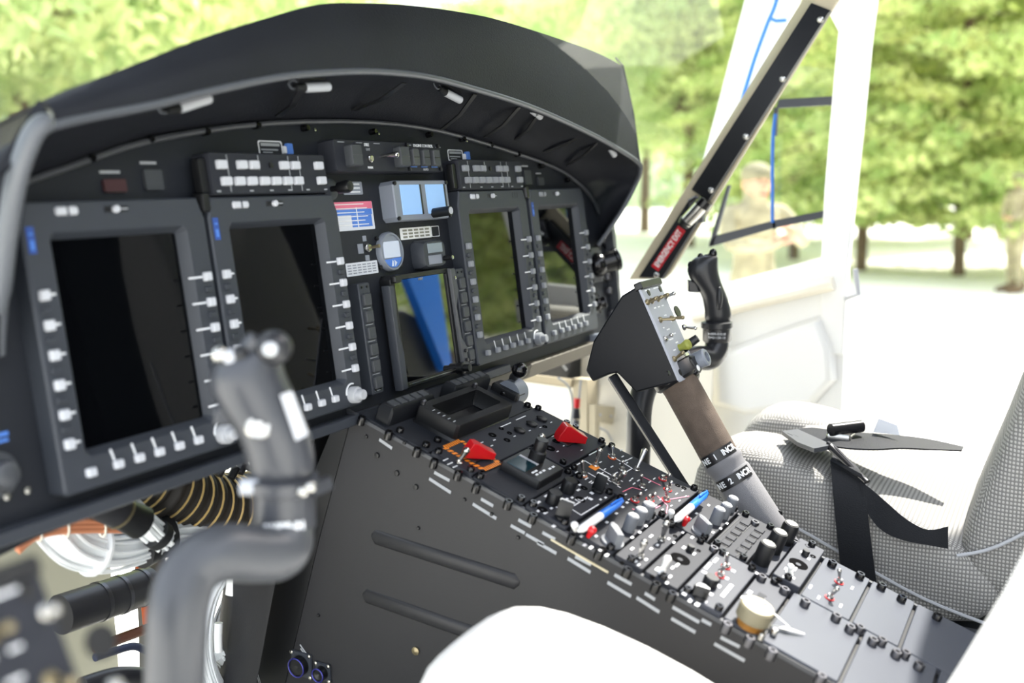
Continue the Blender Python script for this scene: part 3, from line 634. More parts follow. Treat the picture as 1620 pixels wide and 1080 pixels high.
# stadium shaped stiffening beads
for a, b in (((588, 847), (822, 922)), ((574, 940), (800, 1020))):
    A = xp(*a, .452); B = xp(*b, .452)
    MB().tube([A, A.lerp(B, .03), A.lerp(B, .97), B], [.003, .011, .011, .003], 12, flat=.35, up=(1, 0, 0)).xf(Minv).build('stiffening_bead', 'pedestal', cs)
for i, (px, py) in enumerate([(658, 770), (628, 748), (597, 720), (735, 790), (778, 813), (504, 973), (580, 690), (640, 700), (820, 850), (662, 835)]):
    p = xp(px, py, .4515); MB().lathe([(.0042 if i < 3 else .0028, 0), (.0035 if i < 3 else .002, .0022), (0, .0025)], p, (-1, 0, 0), 10).xf(Minv).build('side_rivet', 'black', cs)
p = xp(658, 1029, .4515); MB().lathe([(.006, 0), (.006, .002), (.003, .003), (0, .0035)], p, (-1, 0, 0), 14).xf(Minv).build('brass_bolt', 'brass', cs)
# label strips on the side flange
m_ = MB()
for (ax, ay), (bx, by) in (((600, 695), (620, 709)), ((687, 747), (711, 760)), ((679, 757), (713, 779)), ((761, 789), (780, 800)), ((748, 797), (785, 820)), ((820, 822), (840, 833)), ((808, 831), (830, 843)), ((832, 845), (860, 861)), ((858, 842), (878, 853)), ((850, 858), (880, 875)), ((898, 883), (934, 905)), ((910, 880), (935, 893)), ((961, 921), (998, 943)), ((972, 909), (999, 924)), ((1007, 945), (1043, 968)), ((1020, 938), (1036, 948)), ((1064, 960), (1106, 984)), ((1062, 978), (1100, 1000)), ((1110, 980), (1125, 988)), ((1140, 1008), (1170, 1023)), ((1130, 1018), (1178, 1045))):
    A = xp(ax, ay, .4512); B = xp(bx, by, .4512); d = V((0, .3453 * -1, .9385)) * .0022; A0, B0 = A, B
    MB().quad([A0 - d, A0 + d, B0 + d, B0 - d], .0005).xf(Minv).build('label_strip', 'mark_dim', cs)
A = xp(872, 853, .451); B = xp(962, 905, .451); MB().tube([A, A.lerp(B, .5), B], .0016, 6).xf(Minv).build('cream_sealant', 'cream_knob', cs)
# two dark connector sockets low on the side wall
for px, py, r in ((478, 1050, .020), (512, 1062, .014)):
    p = xp(px, py, .4515); t = thing('audio_jack', 'dark round jack socket low on the console side, ' + ('the larger one with a blue ring' if r > .017 else 'the smaller one to the right'), 'socket', Matrix.Translation(p), 'jack sockets low on the console side')
    MB().rbox((0, 0, 0), (r * 2, r * 2, .003), .002, Matrix.Rotation(-PI / 2, 4, 'Y')).build('socket_plate', 'bezel', t)
    MB().lathe([(r * .75, 0), (r * .75, .012), (r * .5, .013), (0, .010)], (0, 0, 0), (-1, 0, 0), 18).build('socket_body', 'black', t)
    MB().tube([(-.014, r * .72 * math.cos(a), r * .72 * math.sin(a)) for a in [2 * PI * i / 20 for i in range(21)]], .0012, 6).build('ring', 'purple_ring', t)
    for sy in (-1, 1):
        for sz in (-1, 1): MB().lathe([(.003, 0), (.003, .002), (0, .003)], (-.002, sy * r * .85, sz * r * .85), (-1, 0, 0), 10).build('screw', 'silver', t)
m_ = MB()
for k, (px, py) in enumerate(((480, 1027), (481, 1033))):
    p = xp(px, py, .4512); m_.box(Minv @ p, (.0006, .018, .0022), Matrix.Rotation(.45, 3, 'X'))
for k in range(2):
    p = xp(408 + 3 * k, 1073 + 3 * k, .4505); m_.box(Minv @ p, (.0006, .030, .0012), Matrix.Rotation(.9, 3, 'X'))
m_.build('side_marking', 'mark_dim', cs)

# ---- equipment units. u across (0..0.30), v rearwards
def unit(name, label, u0, u1, v0, v1, m='unit', h=.007, cat='control unit', fast=True, group='equipment units on the console'):
    t = thing(name, label, cat, CON.m((u0 + u1) / 2, -(v0 + v1) / 2, 0), group)
    t['_u'] = (u0 + u1) / 2; t['_v'] = (v0 + v1) / 2; t['_h'] = h
    g = .0012
    MB().prism(rr(u1 - u0 - 2 * g, v1 - v0 - 2 * g, .0015), [(-.004, 0), (h - .001, 0), (h, .0008)]).build('face_plate', m, t)
    if fast:
        for u in (u0 + .008, u1 - .008):
            for v in (([v0 + .008, v1 - .008] if v1 - v0 > .05 else [(v0 + v1) / 2])):
                fastener(t, u, v, h)
    return t
def fastener(t, u, v, h, r=.0052):
    x, y = u - t['_u'], -(v - t['_v'])
    MB().lathe([(r, h - .001), (r, h + .0045), (r * .85, h + .006), (r * .45, h + .006), (r * .4, h + .0045), (0, h + .0045)], (x, y, 0), n=14).build('fastener', 'black_gloss', t)
def UL(t, px, py, h=None):
    p = CL(px, py, t['_h'] if h is None else h); return p.x - t['_u'], p.y + t['_v']
def toggle(t, b, tip, m='silver', L=.018, r=.0028, ring=None, nut=True):
    # base pixel and tip pixel; the bat leans so that its tip lands on the seen direction at height L
    h = t['_h']; x, y = UL(t, *b); q = CL(tip[0], tip[1], h + L); X, Y = q.x - t['_u'], q.y + t['_v']
    d = V((X - x, Y - y, 0)); d = d.normalized() * min(d.length, L * .9) if d.length else d
    mb_ = MB()
    if nut: mb_.lathe([(.0052, h - .001), (.0052, h + .002), (.0038, h + .003), (.0036, h + .006), (0, h + .006)], (x, y, 0), n=12)
    mb_.tube([(x, y, h + .004), V((x, y, h)) + d * .55 + V((0, 0, L * .6)), V((x, y, h)) + d + V((0, 0, L))], [r * .62, r * .8, r * 1.15], 10)
    c = V((x, y, h + L)) + d; mb_.ell(c, (r * 1.2, r * 1.2, r * 1.0), 10, 7)
    o = mb_.build('toggle_switch', m, t)
    if ring: MB().lathe([(.0066, h), (.0066, h + .0012), (.0050, h + .0013), (.005, h)], (x, y, 0), n=14).build('switch_collar', ring, o)
    return o
def knob(t, b, r, L, m='black', cap=None, skirt=0, name='knob'):
    h = t['_h']; x, y = UL(t, *b)
    k = MB()
    pr = [(r, h), (r, h + L * .85), (r * .88, h + L), (0, h + L)]
    if skirt: pr = [(r * 1.35, h), (r * 1.35, h + .003), (r, h + .004)] + pr[1:]
    k.lathe(pr, (x, y, 0), n=22); o = k.build(name, m, t)
    if cap: MB().lathe([(r * .7, h + L), (r * .7, h + L + .0012), (0, h + L + .0013)], (x, y, 0), n=18).build('knob_cap', cap, o)
    return o
def bar_knob(t, b, r, L, ang, m='black', line='white', col=None):
    h = t['_h']; x, y = UL(t, *b); R = Matrix.Rotation(ang, 4, 'Z'); T = Matrix.Translation((x, y, 0)) @ R
    k = MB(); k.lathe([(r, h), (r, h + .003), (r * .8, h + .004), (0, h + .004)], (x, y, 0), n=20)
    k.prism([(-r * .35, -r), (r * .35, -r), (r * .42, r * .6), (r * .15, r * 1.15), (-r * .15, r * 1.15), (-r * .42, r * .6)], [(h + .002, 0), (h + L * .9, .0004), (h + L, .0012)], T)
    o = k.build('selector_knob', m, t)
    if line: q_ = MB(); q_.box((0, 0, h + L), (r * .25, r * 1.9, .0012)); q_.box((0, r * 1.02, h + L * .55), (r * .25, .0012, L * .9)); q_.xf(T).build('pointer_line', line, o)
    return o
def marks(t, pts, s=.0055, m='mark', th=.0016):
    h = t['_h']; k = MB()
    for p in pts:
        x, y = UL(t, p[0], p[1]); a = p[2] if len(p) > 2 else s; b = p[3] if len(p) > 3 else th
        k.box((x, y, h + .0002), (a, b, .0006))
    return k.build('marking', m, t)
def lines(t, segs, m='mark', wd=.0008):
    h = t['_h']; k = MB()
    for a, b in segs:
        A = V((*UL(t, *a), h + .0003)); B = V((*UL(t, *b), h + .0003)); d = (B - A); nn = V((-d.y, d.x, 0)).normalized() * wd
        MB().quad([A - nn, A + nn, B + nn, B - nn][::-1], .0004).build('marking_line', m, t)
def hole(t, b, r, m='black', ry=None):
    x, y = UL(t, *b); h = t['_h']
    return MB().lathe([(r, h - .001), (r, h + .0008), (r * .85, h + .001), (0, h - .0005)], (x, y, 0), n=20).build('round_opening', 'hole_black', t)
def guard(t, x, y, ang, L=.040, W=.014, H=.020):
    h = t['_h']; T = Matrix.Translation((x, y, h)) @ Matrix.Rotation(ang, 4, 'Z')
    poly = [(-L / 2, 0), (L / 2, 0), (L / 2, H * .42), (L * .30, H * .55), (-L * .22, H), (-L * .36, H), (-L / 2, H * .35)]
    M1 = T @ Matrix(((1, 0, 0, 0), (0, 0, -1, W / 2), (0, 1, 0, .003), (0, 0, 0, 1)))
    o = MB().prism(poly, [(0, .001), (.001, 0), (W - .001, 0), (W, .001)], M1).build('red_switch_guard', 'red', t)
    MB().rbox((x, y, h), (L * .8, W * .9, .003), .001).build('guard_base', 'black', o); return o

# front tray with empty bay, key strips and ball lever
t = unit('front_tray', 'black front tray with an empty equipment bay at the head of the console', 0, .30, .004, .128, 'panel', .004, 'tray', False)
def tl(u, v): return u - t['_u'], -(v - t['_v'])
a, b = tl(.060, .058), tl(.215, .130); cx, cy, w_, h_ = (a[0] + b[0]) / 2, (a[1] + b[1]) / 2, b[0] - a[0], a[1] - b[1]
MB().ring(rr(w_, h_, .004, cx=cx, cy=cy), rr(w_ - .030, h_ - .026, .003, cx=cx, cy=cy), [(.003, -.004), (.008, 0), (.027, 0), (.030, .001)], [(.030, 0), (.012, 0), (.006, .004)]).build('bay_frame', 'black', t)
MB().box((cx, cy, .0035), (w_ - .04, h_ - .03, .003)).build('bay_floor', 'black', t)
mm = MB()
for i in range(5): mm.box((cx - w_ / 2 + .006, cy + .012 - i * .009, .0304), (.006, .0014, .0006))
mm.build('bay_marking', 'mark_dim', t)
for u, v in ((.012, .07), (.012, .115), (.288, .075), (.29, .12), (.04, .115)): fastener(t, u, v, .004, .0055)
for x_, y_ in ((cx + w_ / 2 - .012, cy + h_ / 2 - .006), (cx - w_ / 2 + .008, cy + h_ / 2 - .004)): MB().lathe([(.004, .028), (.004, .036), (.002, .038), (0, .038)], (x_, y_, 0), n=10).build('bay_latch', 'darkmetal', t)
for (u, v, lb) in ((.062, .040, 'low black key strip at the left front corner of the console tray'), (.222, .040, 'low black key strip at the right front corner of the console tray')):
    k = thing('tray_key_strip', lb, 'switch strip', CON.m(u, -v, .004), 'low key strips on the console tray')
    MB().prism(rr(.108, .026, .003), [(0, 0), (.020, 0), (.026, .004)]).build('strip_block', 'box_black', k)
    for i in range(5): MB().rbox((-.036 + i * .018, 0, .026), (.014, .014, .0015), .001).build('dark_key', 'key_dark', k)
p = CL(806, 624, .0); lv = thing('ball_lever', 'black lever with a round ball end beside the console tray', 'lever', CON.m(p.x, p.y, 0))
q = CL(822, 586, .065); MB().tube([(0, 0, .0), (.004, .004, .03), (q.x - p.x, q.y - p.y, .060)], [.009, .007, .006], 12).build('lever_arm', 'black', lv)
MB().ell((q.x - p.x, q.y - p.y, .066), (.0125, .0125, .0125), 20, 14).build('ball', 'black_gloss', lv)
MB().lathe([(.022, -.016), (.022, .014), (.019, .016), (0, .016)], (.0, -.004, .006), (1, 0, 0), 24).build('pivot_drum', 'bezel_grey', lv)
MB().rbox((-.010, .0, -.002), (.030, .05, .018), .003).build('lever_base', 'black', lv)

# row A : emergency hoist style panel with striped border, full width
t = unit('emergency_panel', 'full width unit with red guarded switch inside an orange and black striped border', 0, .30, .130, .199)
oq = [(703, 708), (728, 697), (790, 732), (765, 743)]
P_ = [V((*UL(t, *q), t['_h'])) for q in oq]
def hazard(t, A, B, k):
    n_ = 9; h = t['_h']; o1 = MB(); o2 = MB()
    for i in range(n_):
        a_ = A.lerp(B, i / n_); b_ = A.lerp(B, (i + .62) / n_); c_ = A.lerp(B, (i + 1) / n_); d = (B - A).normalized(); nn = V((-d.y, d.x, 0)) * .0038
        o1.quad([a_ - nn, b_ - nn, b_ + nn + d * .002, a_ + nn + d * .002], .0006); o2.quad([b_ - nn, c_ - nn, c_ + nn + d * .002, b_ + nn + d * .002], .0005)
    o1.build('orange_stripe', 'orange', t); o2.build('black_stripe', 'black', t)
for a, b in ((P_[0], P_[3]), (P_[0], P_[1]), (P_[1], P_[2]), (P_[3], P_[2])): hazard(t, a, b, 0)
x, y = UL(t, 757, 722); guard(t, x - .006, y - .002, 2.55 + PI, .044, .016, .022)
toggle(t, (726, 732), (738, 712), L=.022, r=.0042)
for b in ((822, 682), (841, 672), (857, 664)): bar_knob(t, b, .0085, .004, .2, 'black', None)
for b, r in (((779, 688), .006), ((806, 685), .004), ((802, 696), .005), ((793, 678), .004), ((862, 675), .004)): hole(t, b, r)
marks(t, [(800, 672, .03), (824, 661, .03), (762, 700, .008), (782, 696, .006), (814, 690), (838, 681), (838, 668), (855, 676), (705, 727, .012), (712, 733, .012), (720, 738, .01), (742, 741, .01), (872, 668), (778, 705)])
# row B
t = unit('blank_plate', 'plain black blanking plate left of the small screen unit', 0, .152, .199, .279, 'panel', .005)
b_ = thing('small_screen_unit', 'raised black box with a small teal screen and a tall black knob', 'control unit', CON.m(.090, -.240, .005)); b_['_u'] = .09; b_['_v'] = .24; b_['_h'] = .019
MB().prism(rr(.072, .062, .002), [(0, 0), (.011, 0), (.0128, .001)]).build('box_body', 'black', b_)
MB().rbox((-.016, .010, .0128), (.034, .030, .0012), .001).build('teal_screen', 'teal', b_); MB().box((.004, .010, .0135), (.004, .030, .0016)).build('screen_edge', 'lightgrey', b_)
mm = MB(); 
for x, y in ((-.022, -.018), (-.012, -.018), (-.002, -.018), (.012, -.020), (.022, -.020), (-.022, -.012), (-.014, -.012)): mm.box((x, y, .0131), (.006, .003, .0006))
mm.build('marking', 'mark', b_)
MB().lathe([(.0115, .0125), (.0115, .026), (.009, .028), (.009, .042), (.008, .044), (0, .044)], (.018, .006, 0), n=22).build('knob', 'black', b_)
t = unit('guarded_switch_unit', 'black unit with a second red switch guard beside a tall chrome toggle', .152, .30, .199, .262)
toggle(t, (855, 718), (857, 690), L=.028, r=.0042); hole(t, (870, 709), .008)
x, y = UL(t, 902, 700); guard(t, x, y + .002, 2.5 + PI, .048, .017, .026)
marks(t, [(840, 712, .01), (845, 724, .012), (838, 720, .012), (882, 714), (892, 705), (875, 690, .008), (862, 700), (920, 712)])
hole(t, (880, 698), .006)
# fuel / hydraulic schematic panel, right column
t = unit('schematic_panel', 'dark unit with white flow lines and a crowd of small chrome toggles, right column', .152, .30, .264, .420)
for b, tip, L, r, rg in (((922, 752), (921, 730), .020, .0025, 'copper'), ((941, 737), (949, 712), .026, .0038, None), ((968, 724), (969, 706), .016, .0026, 'orange_tube'), ((1006, 744), (1020, 712), .030, .0038, None), ((975, 766), (987, 748), .024, .004, None),
                         ((972, 764), (971, 752), .012, .003, None), ((1015, 771), (1015, 752), .020, .0023, None), ((1004, 792), (1013, 781), .014, .0026, 'red'), ((1028, 791), (1036, 781), .014, .0026, 'red'), ((1053, 791), (1055, 774), .020, .0026, 'red'), ((1056, 775), (1062, 763), .014, .0026, 'red'), ((1048, 758), (1060, 752), .016, .0024, 'red'), ((983, 744), (985, 730), .014, .0024, None)):
    toggle(t, b, tip, L=L, r=r, ring=rg)
lines(t, [((900, 742), (925, 729)), ((925, 729), (942, 739)), ((930, 748), (962, 766)), ((938, 735), (985, 762)), ((962, 718), (1000, 741)), ((935, 765), (955, 755)), ((955, 755), (982, 772)), ((932, 720), (945, 713)), ((980, 734), (1000, 724)), ((1000, 741), (985, 750))])
lines(t, [((985, 778), (1000, 771)), ((1000, 771), (1014, 775)), ((1018, 755), (1045, 768)), ((1040, 785), (1056, 800)), ((1056, 800), (1054, 812)), ((1060, 790), (1090, 785)), ((1000, 805), (1020, 812)), ((1020, 812), (1045, 800))], 'pink', .0007)
marks(t, [(905, 738, .008), (912, 747, .008), (928, 757, .009), (934, 762, .009), (950, 731, .008), (957, 742), (985, 722, .008), (990, 728), (968, 738, .008), (975, 748, .009), (948, 752), (953, 748), (963, 757), (983, 712, .008), (992, 732), (997, 760), (1003, 765, .008), (1000, 757), (1010, 760, .008), (1028, 762, .009), (1035, 757, .008), (1022, 775), (1028, 783), (1045, 790), (1020, 797), (1037, 800, .008), (1048, 806), (1062, 800), (1075, 792), (1070, 781, .008), (1080, 776), (1085, 785), (990, 782), (995, 790), (1008, 802), (1014, 808, .008), (1030, 812)], .006)
x, y = UL(t, 940, 739); MB().rbox((x, y, t['_h'] - .0002), (.016, .012, .001), .0004).build('orange_plate', 'orange', t)
for b in ((1072, 768), (1082, 772)): hole(t, b, .004)
# audio unit left column
t = unit('audio_unit', 'dark unit with four black knobs and white outlines ahead of the left pen', 0, .152, .281, .345)
knob(t, (897, 777), .010, .018, 'black'); knob(t, (874, 795), .010, .016, 'black'); bar_knob(t, (945, 777), .008, .026, .1, 'black', 'white'); bar_knob(t, (889, 820), .009, .026, .3, 'black', 'white')
hole(t, (858, 806), .007); hole(t, (912, 762), .005); hole(t, (924, 772), .005); hole(t, (918, 790), .007)
marks(t, [(868, 782, .022), (848, 797, .022), (888, 771, .008), (852, 808, .006), (863, 811, .008), (872, 804), (882, 802), (887, 791), (897, 789), (905, 787), (915, 775, .008), (917, 767), (876, 832, .006, .004), (936, 780, .006, .005), (934, 789, .006, .006), (914, 791, .006, .006), (901, 804, .006, .006), (925, 789, .008), (950, 790), (958, 787)], .005, th=.003)
lines(t, [((905, 806), (919, 815)), ((919, 815), (947, 798)), ((908, 800), (930, 786))])
# radio left
def radio(name, label, u0, u1, v0, v1, ox, oy, red):
    t = unit(name, label, u0, u1, v0, v1)
    def o(x, y, *k): return (x + ox, y + oy, *k)
    bar_knob(t, o(968, 858), .015, .020, -.75, 'knob_grey', 'knob_grey')
    for b, r, L in (((994, 838), .0085, .022), ((1008, 826), .009, .020), ((1020, 817), .0095, .020)): knob(t, o(*b), r, L, 'knob_grey', 'lightgrey')
    toggle(t, o(929, 853), o(937, 838), 'red', .016, .0048, nut=False); toggle(t, o(909, 843), o(909, 830), 'white', .014, .0042, nut=False)
    marks(t, [o(*q) for q in ((925, 862), (950, 870, .008), (960, 878, .008), (943, 848), (975, 812), (985, 802), (992, 795), (960, 826), (1000, 850), (1012, 842), (1022, 832), (920, 848), (935, 866, .008))], .006, th=.0035)
    hole(t, o(1029, 818), .005); hole(t, o(955, 868), .005)
    return t
radio('radio_unit', 'radio unit with pale grey knobs under the left blue and white pen', 0, .152, .347, .411, 0, 0, 0)
t = unit('radio_unit', 'radio unit with pale grey knobs under the right blue and white pen', .152, .30, .422, .484)
bar_knob(t, (1108, 842), .013, .020, -.6, 'knob_grey', 'knob_grey')
for b, r, L in (((1131, 826), .0085, .022), ((1143, 817), .0085, .020), ((1153, 806), .0085, .020)): knob(t, b, r, L, 'knob_grey', 'lightgrey')
toggle(t, (1080, 835), (1086, 821), 'red', .014, .0045, nut=False); toggle(t, (1060, 823), (1062, 810), 'white', .014, .004, nut=False)
marks(t, [(1080, 842), (1095, 850, .008), (1068, 826), (1110, 858, .008), (1102, 812), (1121, 799), (1140, 836), (1150, 828), (1128, 842), (1092, 820)], .006, th=.0035)
# pens
def pen(a, b, label):
    A = C0 + RX * CL(*a, .022).x + (-zc) * CL(*a, .022).y + nC * .022; q = CL(*b, .024); B = C0 + RX * q.x + (-zc) * q.y + nC * .024
    d = (B - A).normalized(); t = thing('ballpoint_pen', label, 'pen', Matrix.Translation(A), 'blue and white pens lying on the radio units'); L = min((B - A).length, .140)
    MB().tube([V((0, 0, 0)), d * .006, d * .010, d * L * .48], [.0015, .0035, .0052, .0056], 14).build('white_barrel', 'pen_white', t)
    MB().tube([d * L * .48, d * L * .9, d * L * .93, d * L], [.0058, .0056, .004, .003], 14).build('blue_cap', 'blue', t)
    MB().tube([d * L * .97 + nC * .005, d * L * .80 + nC * .008, d * L * .70 + nC * .008], .0014, 8).build('clip', 'blue', t)
pen((915, 840), (984, 792), 'blue and white pen lying on the left radio unit'); pen((1068, 824), (1118, 780), 'blue and white pen lying on the right radio unit')
# left column rear units
t = unit('toggle_unit', 'narrow unit with two fat chrome toggles below the left radio unit', 0, .152, .412, .452, 'unit', .007)
toggle(t, (1012, 882), (1019, 858), L=.022, r=.0042); toggle(t, (1046, 855), (1054, 828), L=.026, r=.0042)
marks(t, [(1000, 868, .008), (1006, 888), (1022, 885), (1030, 868), (1040, 862), (1058, 852), (1066, 858), (1030, 848, .010), (996, 880, .008), (1010, 893)], .006, th=.003)
for b in ((984, 890), (1068, 848)): hole(t, b, .003)
t = unit('rotary_unit', 'grey unit with an open dark hole and a pale toggle, left column', 0, .152, .453, .499, 'unit', .007)
hole(t, (1076, 884), .013); knob(t, (1091, 871), .005, .008); toggle(t, (1046, 906), (1056, 884), 'white', .020, .0042)
marks(t, [(1062, 880, .012, .004), (1072, 893, .014, .003), (1040, 900, .010, .004), (1060, 912, .008), (1082, 866, .008, .004), (1098, 876, .008), (1052, 912), (1055, 922), (1064, 898, .008)], .006, th=.003)
for b in ((1032, 912), (1105, 871)): hole(t, b, .003)
t = unit('rotary_unit', 'pale grey unit with stacked black rotary knobs and two red collared toggles, left column', 0, .152, .500, .557, 'unit_grey', .007)
knob(t, (1122, 925), .0095, .012, 'black'); knob(t, (1106, 942), .010, .012, 'black', 'lightgrey'); bar_knob(t, (1106, 946), .008, .016, .4, 'black', 'white')
toggle(t, (1139, 911), (1146, 894), L=.018, r=.003, ring='red'); toggle(t, (1148, 897), (1150, 877), L=.018, r=.003, ring='red')
marks(t, [(1120, 895, .022, .004), (1132, 886, .016, .004), (1114, 905, .006, .006), (1084, 938, .012, .005), (1092, 950, .008, .004), (1103, 956, .008, .005), (1130, 915, .006), (1137, 927, .007, .005), (1125, 940, .006, .004), (1150, 915, .006, .004), (1160, 903, .006, .005), (1113, 950, .005, .008)], .006)
x, y = UL(t, 1150, 934); MB().box((x, y, t['_h'] + .0002), (.040, .0045, .0006)).build('white_bar', 'mark', t)
t = unit('knob_unit', 'light grey plate carrying the big cream knob, left column', 0, .152, .558, .604, 'unit_grey', .005)
marks(t, [(1186, 937, .010, .005), (1175, 945, .008, .004), (1207, 948, .012, .003)], .006); x, y = UL(t, 1203, 945); MB().rbox((x, y, .005), (.022, .010, .0008), .0003).build('dark_plate', 'unit', t)
p = CL(1186, 988, .006); k = thing('cream_knob', 'large round cream knob with an amber base and white pull tags', 'knob', CON.m(p.x, p.y, .005))
MB().lathe([(.017, 0), (.0195, .010), (.018, .011)], n=30).build('amber_base', 'amber', k); MB().lathe([(.0195, .009), (.0225, .011), (.0225, .027), (.021, .029), (0, .029)], n=32).build('knob_body', 'knob_side', k)
MB().lathe([(.0212, .0285), (.0205, .0300), (0, .0302)], n=32).build('cream_top', 'cream_knob', k); MB().tube([(0, 0, .030), (.014, -.008, .0305)], .0008, 6).build('top_line', 'black', k)
MB().tube([(.008, -.006, .030), (.028, -.022, .016), (.045, -.042, .003)], [.001, .0045, .0008], 8, flat=.25, up=(0, 0, 1)).build('white_tag', 'white', k); MB().tube([(.022, .006 - .028, .004), (.035, -.04, .004), (.050, -.062, .002)], [.001, .004, .0008], 8, flat=.25, up=(0, 0, 1)).build('white_tag', 'white', k)
k.scale = (.9, .9, .95)
for x, y in ((-.016, -.020), (.010, -.030), (.016, -.020)): MB().lathe([(.0045, 0), (.0045, .006), (.0035, .008), (0, .008)], (x, y, 0), n=12).build('silver_nut', 'silver', k)
# right column rear units
t = unit('keypad_unit', 'unit with two slanted rows of dark outlined keys, right column', .152, .30, .486, .540)
for r_ in range(2):
    for i in range(5):
        x = -.048 + i * .022; y = .011 - r_ * .022
        MB().rbox((x, y, t['_h']), (.015, .013, .002), .001).build('square_key', 'unit', t); MB().box((x - .0085, y, t['_h']), (.0018, .012, .0012)).build('key_shadow_gap', 'black', t)
lines(t, [((1128, 858), (1172, 818)), ((1145, 868), (1192, 828)), ((1164, 880), (1212, 838))], 'black', .0006)
t = unit('knob_row_unit', 'unit with a row of three tall black cylinders with silver tops, right column', .152, .30, .541, .572, 'unit_grey', .006, fast=False)
for b in ((1203, 890), (1222, 871), (1240, 857)): knob(t, b, .0115, .030, 'black', 'silver', name='cylinder_knob')
marks(t, [(1190, 903, .006, .006), (1196, 906, .006, .006)], .006)
t = unit('rotary_unit', 'grey unit with a large dark slot opening and a small black knob, right column', .152, .30, .573, .612, 'unit_grey', .012)
hole(t, (1263, 892), .013); knob(t, (1273, 878), .005, .008); toggle(t, (1248, 908), (1251, 896), 'white', .012, .004)
marks(t, [(1244, 900, .008, .005), (1258, 900, .012, .003), (1268, 873, .006, .004), (1279, 884, .006, .004), (1255, 914, .006, .004), (1240, 912, .006, .003)], .006)
for b in ((1233, 916), (1286, 880)): hole(t, b, .004)
t = unit('toggle_unit', 'pale blank unit with two red collared toggles, right column', .152, .30, .614, .680, 'blank', .004, fast=False)
toggle(t, (1327, 921), (1328, 902), L=.018, r=.0026, ring='red'); toggle(t, (1312, 946), (1324, 931), L=.018, r=.003, ring='red')
marks(t, [(1282, 928, .012, .003), (1295, 945, .01, .003), (1348, 930, .01, .003), (1330, 958, .01, .003)], .006)
for (u0, u1, v0, v1, lb) in ((0, .152, .606, .698, 'pale blank plate behind the cream knob'), (0, .152, .700, .790, 'pale blank plate, rearmost but one in the left column'), (.152, .30, .682, .742, 'pale blank plate behind the two red collared toggles'), (.152, .30, .744, .85, 'pale blank plate, rearmost in the right column'), (0, .152, .792, .90, 'pale blank plate, rearmost in the left column')):
    unit('blank_plate', lb, u0, u1, v0, v1, 'blank', .004, fast=False, cat='cover plate')
# loose fasteners standing along the rails in the rear half
ft = MB()
for i, (px, py) in enumerate([(1276, 869), (1316, 893), (1360, 912), (1394, 929), (1426, 948), (1482, 977), (1273, 955), (1322, 978), (1344, 996), (1359, 996), (1380, 1016), (1394, 1016), (1417, 1036), (1431, 1036), (1453, 1055), (1220, 1034), (1298, 1074), (1204, 916), (1240, 936), (1128, 871), (1193, 830), (1149, 992), (1185, 1014), (1257, 860)]):
    p = CL(px, py, .006)
    MB().lathe([(.0062, .0), (.0062, .010), (.0052, .012), (.003, .012), (.0026, .010), (0, .010)], (p.x, p.y, 0), n=14).build('rail_fastener', 'darkmetal' if i > 5 else 'black_gloss', cs)
for (px, py) in [(571, 663), (614, 686), (659, 713), (686, 731), (724, 750), (753, 770), (803, 796), (842, 818), (904, 851), (947, 875), (992, 904), (1037, 927), (1062, 942)]:
    p = CL(px, py, .004); MB().lathe([(.0058, -.004), (.0058, .006), (.0048, .008), (.003, .008), (.0026, .006), (0, .006)], (p.x + .002, p.y, 0), n=14).build('rail_fastener', 'black_gloss', cs)

# ================================================================== CONTROL STICKS
HX = V((CX.x, CX.y, 0)).normalized(); HB = V((-HX.y, HX.x, 0))   # profile axis of the grips and the axis across them
def stick(name, label, d, secs, trig, collar, path, rt, m, mt, thick, extras, group):
    o = at(*collar[0], d); t = thing(name, label, 'control stick', Matrix.Translation(o), group)
    pl = CZ.copy(); pl.z = 0; pl.normalize()
    def G(px, py): return hit(o, pl, px, py) - o
    rows = []
    for (y, xl, xr_, tk) in secs:
        a, b = G(xl, y), G(xr_, y); c = (a + b) / 2; r = (b - a).length / 2; n = 18
        rows.append([c + HX * (math.cos(2 * PI * j / n) * r) + HB * (math.sin(2 * PI * j / n) * tk * thick) for j in range(n)])
    k = MB(); k.grid(rows[::-1], 0, True); e = len(rows) - 1
    k.f.append(tuple(range(17, -1, -1))); k.f.append(tuple(e * 18 + j for j in range(18)))
    g_ = k.build('grip', m, t, ang=70, sub=1)
    q = [G(*p) for p in trig]; w2 = HB * thick * .35
    n = len(q); MB().add([p - w2 for p in q] + [p + w2 for p in q], [tuple(range(n)), tuple(range(n, 2 * n))[::-1]] + [(i, n + i, n + (i + 1) % n, (i + 1) % n) for i in range(n)]).build('trigger', m, t, bev=.002)
    (c0, c1, rw) = collar
    A, B = G(*c0), G(*c1); r = rw * d / FPX
    ax = (A - B).normalized()
    MB().lathe([(r * .92, 0), (r, .003), (r, (A - B).length - .004), (r * 1.12, (A - B).length - .002), (r * 1.12, (A - B).length + .008), (r * .9, (A - B).length + .010), (0, (A - B).length + .010)], B, ax, 26).build('collar', m, t)
    pts = smooth_path([B] + [at(*p) - o for p in path], 6)
    MB().tube(pts, rt, 22).build('stick_tube', mt, t, ang=60)
    extras(t, G, d, B, ax, r)
    return t
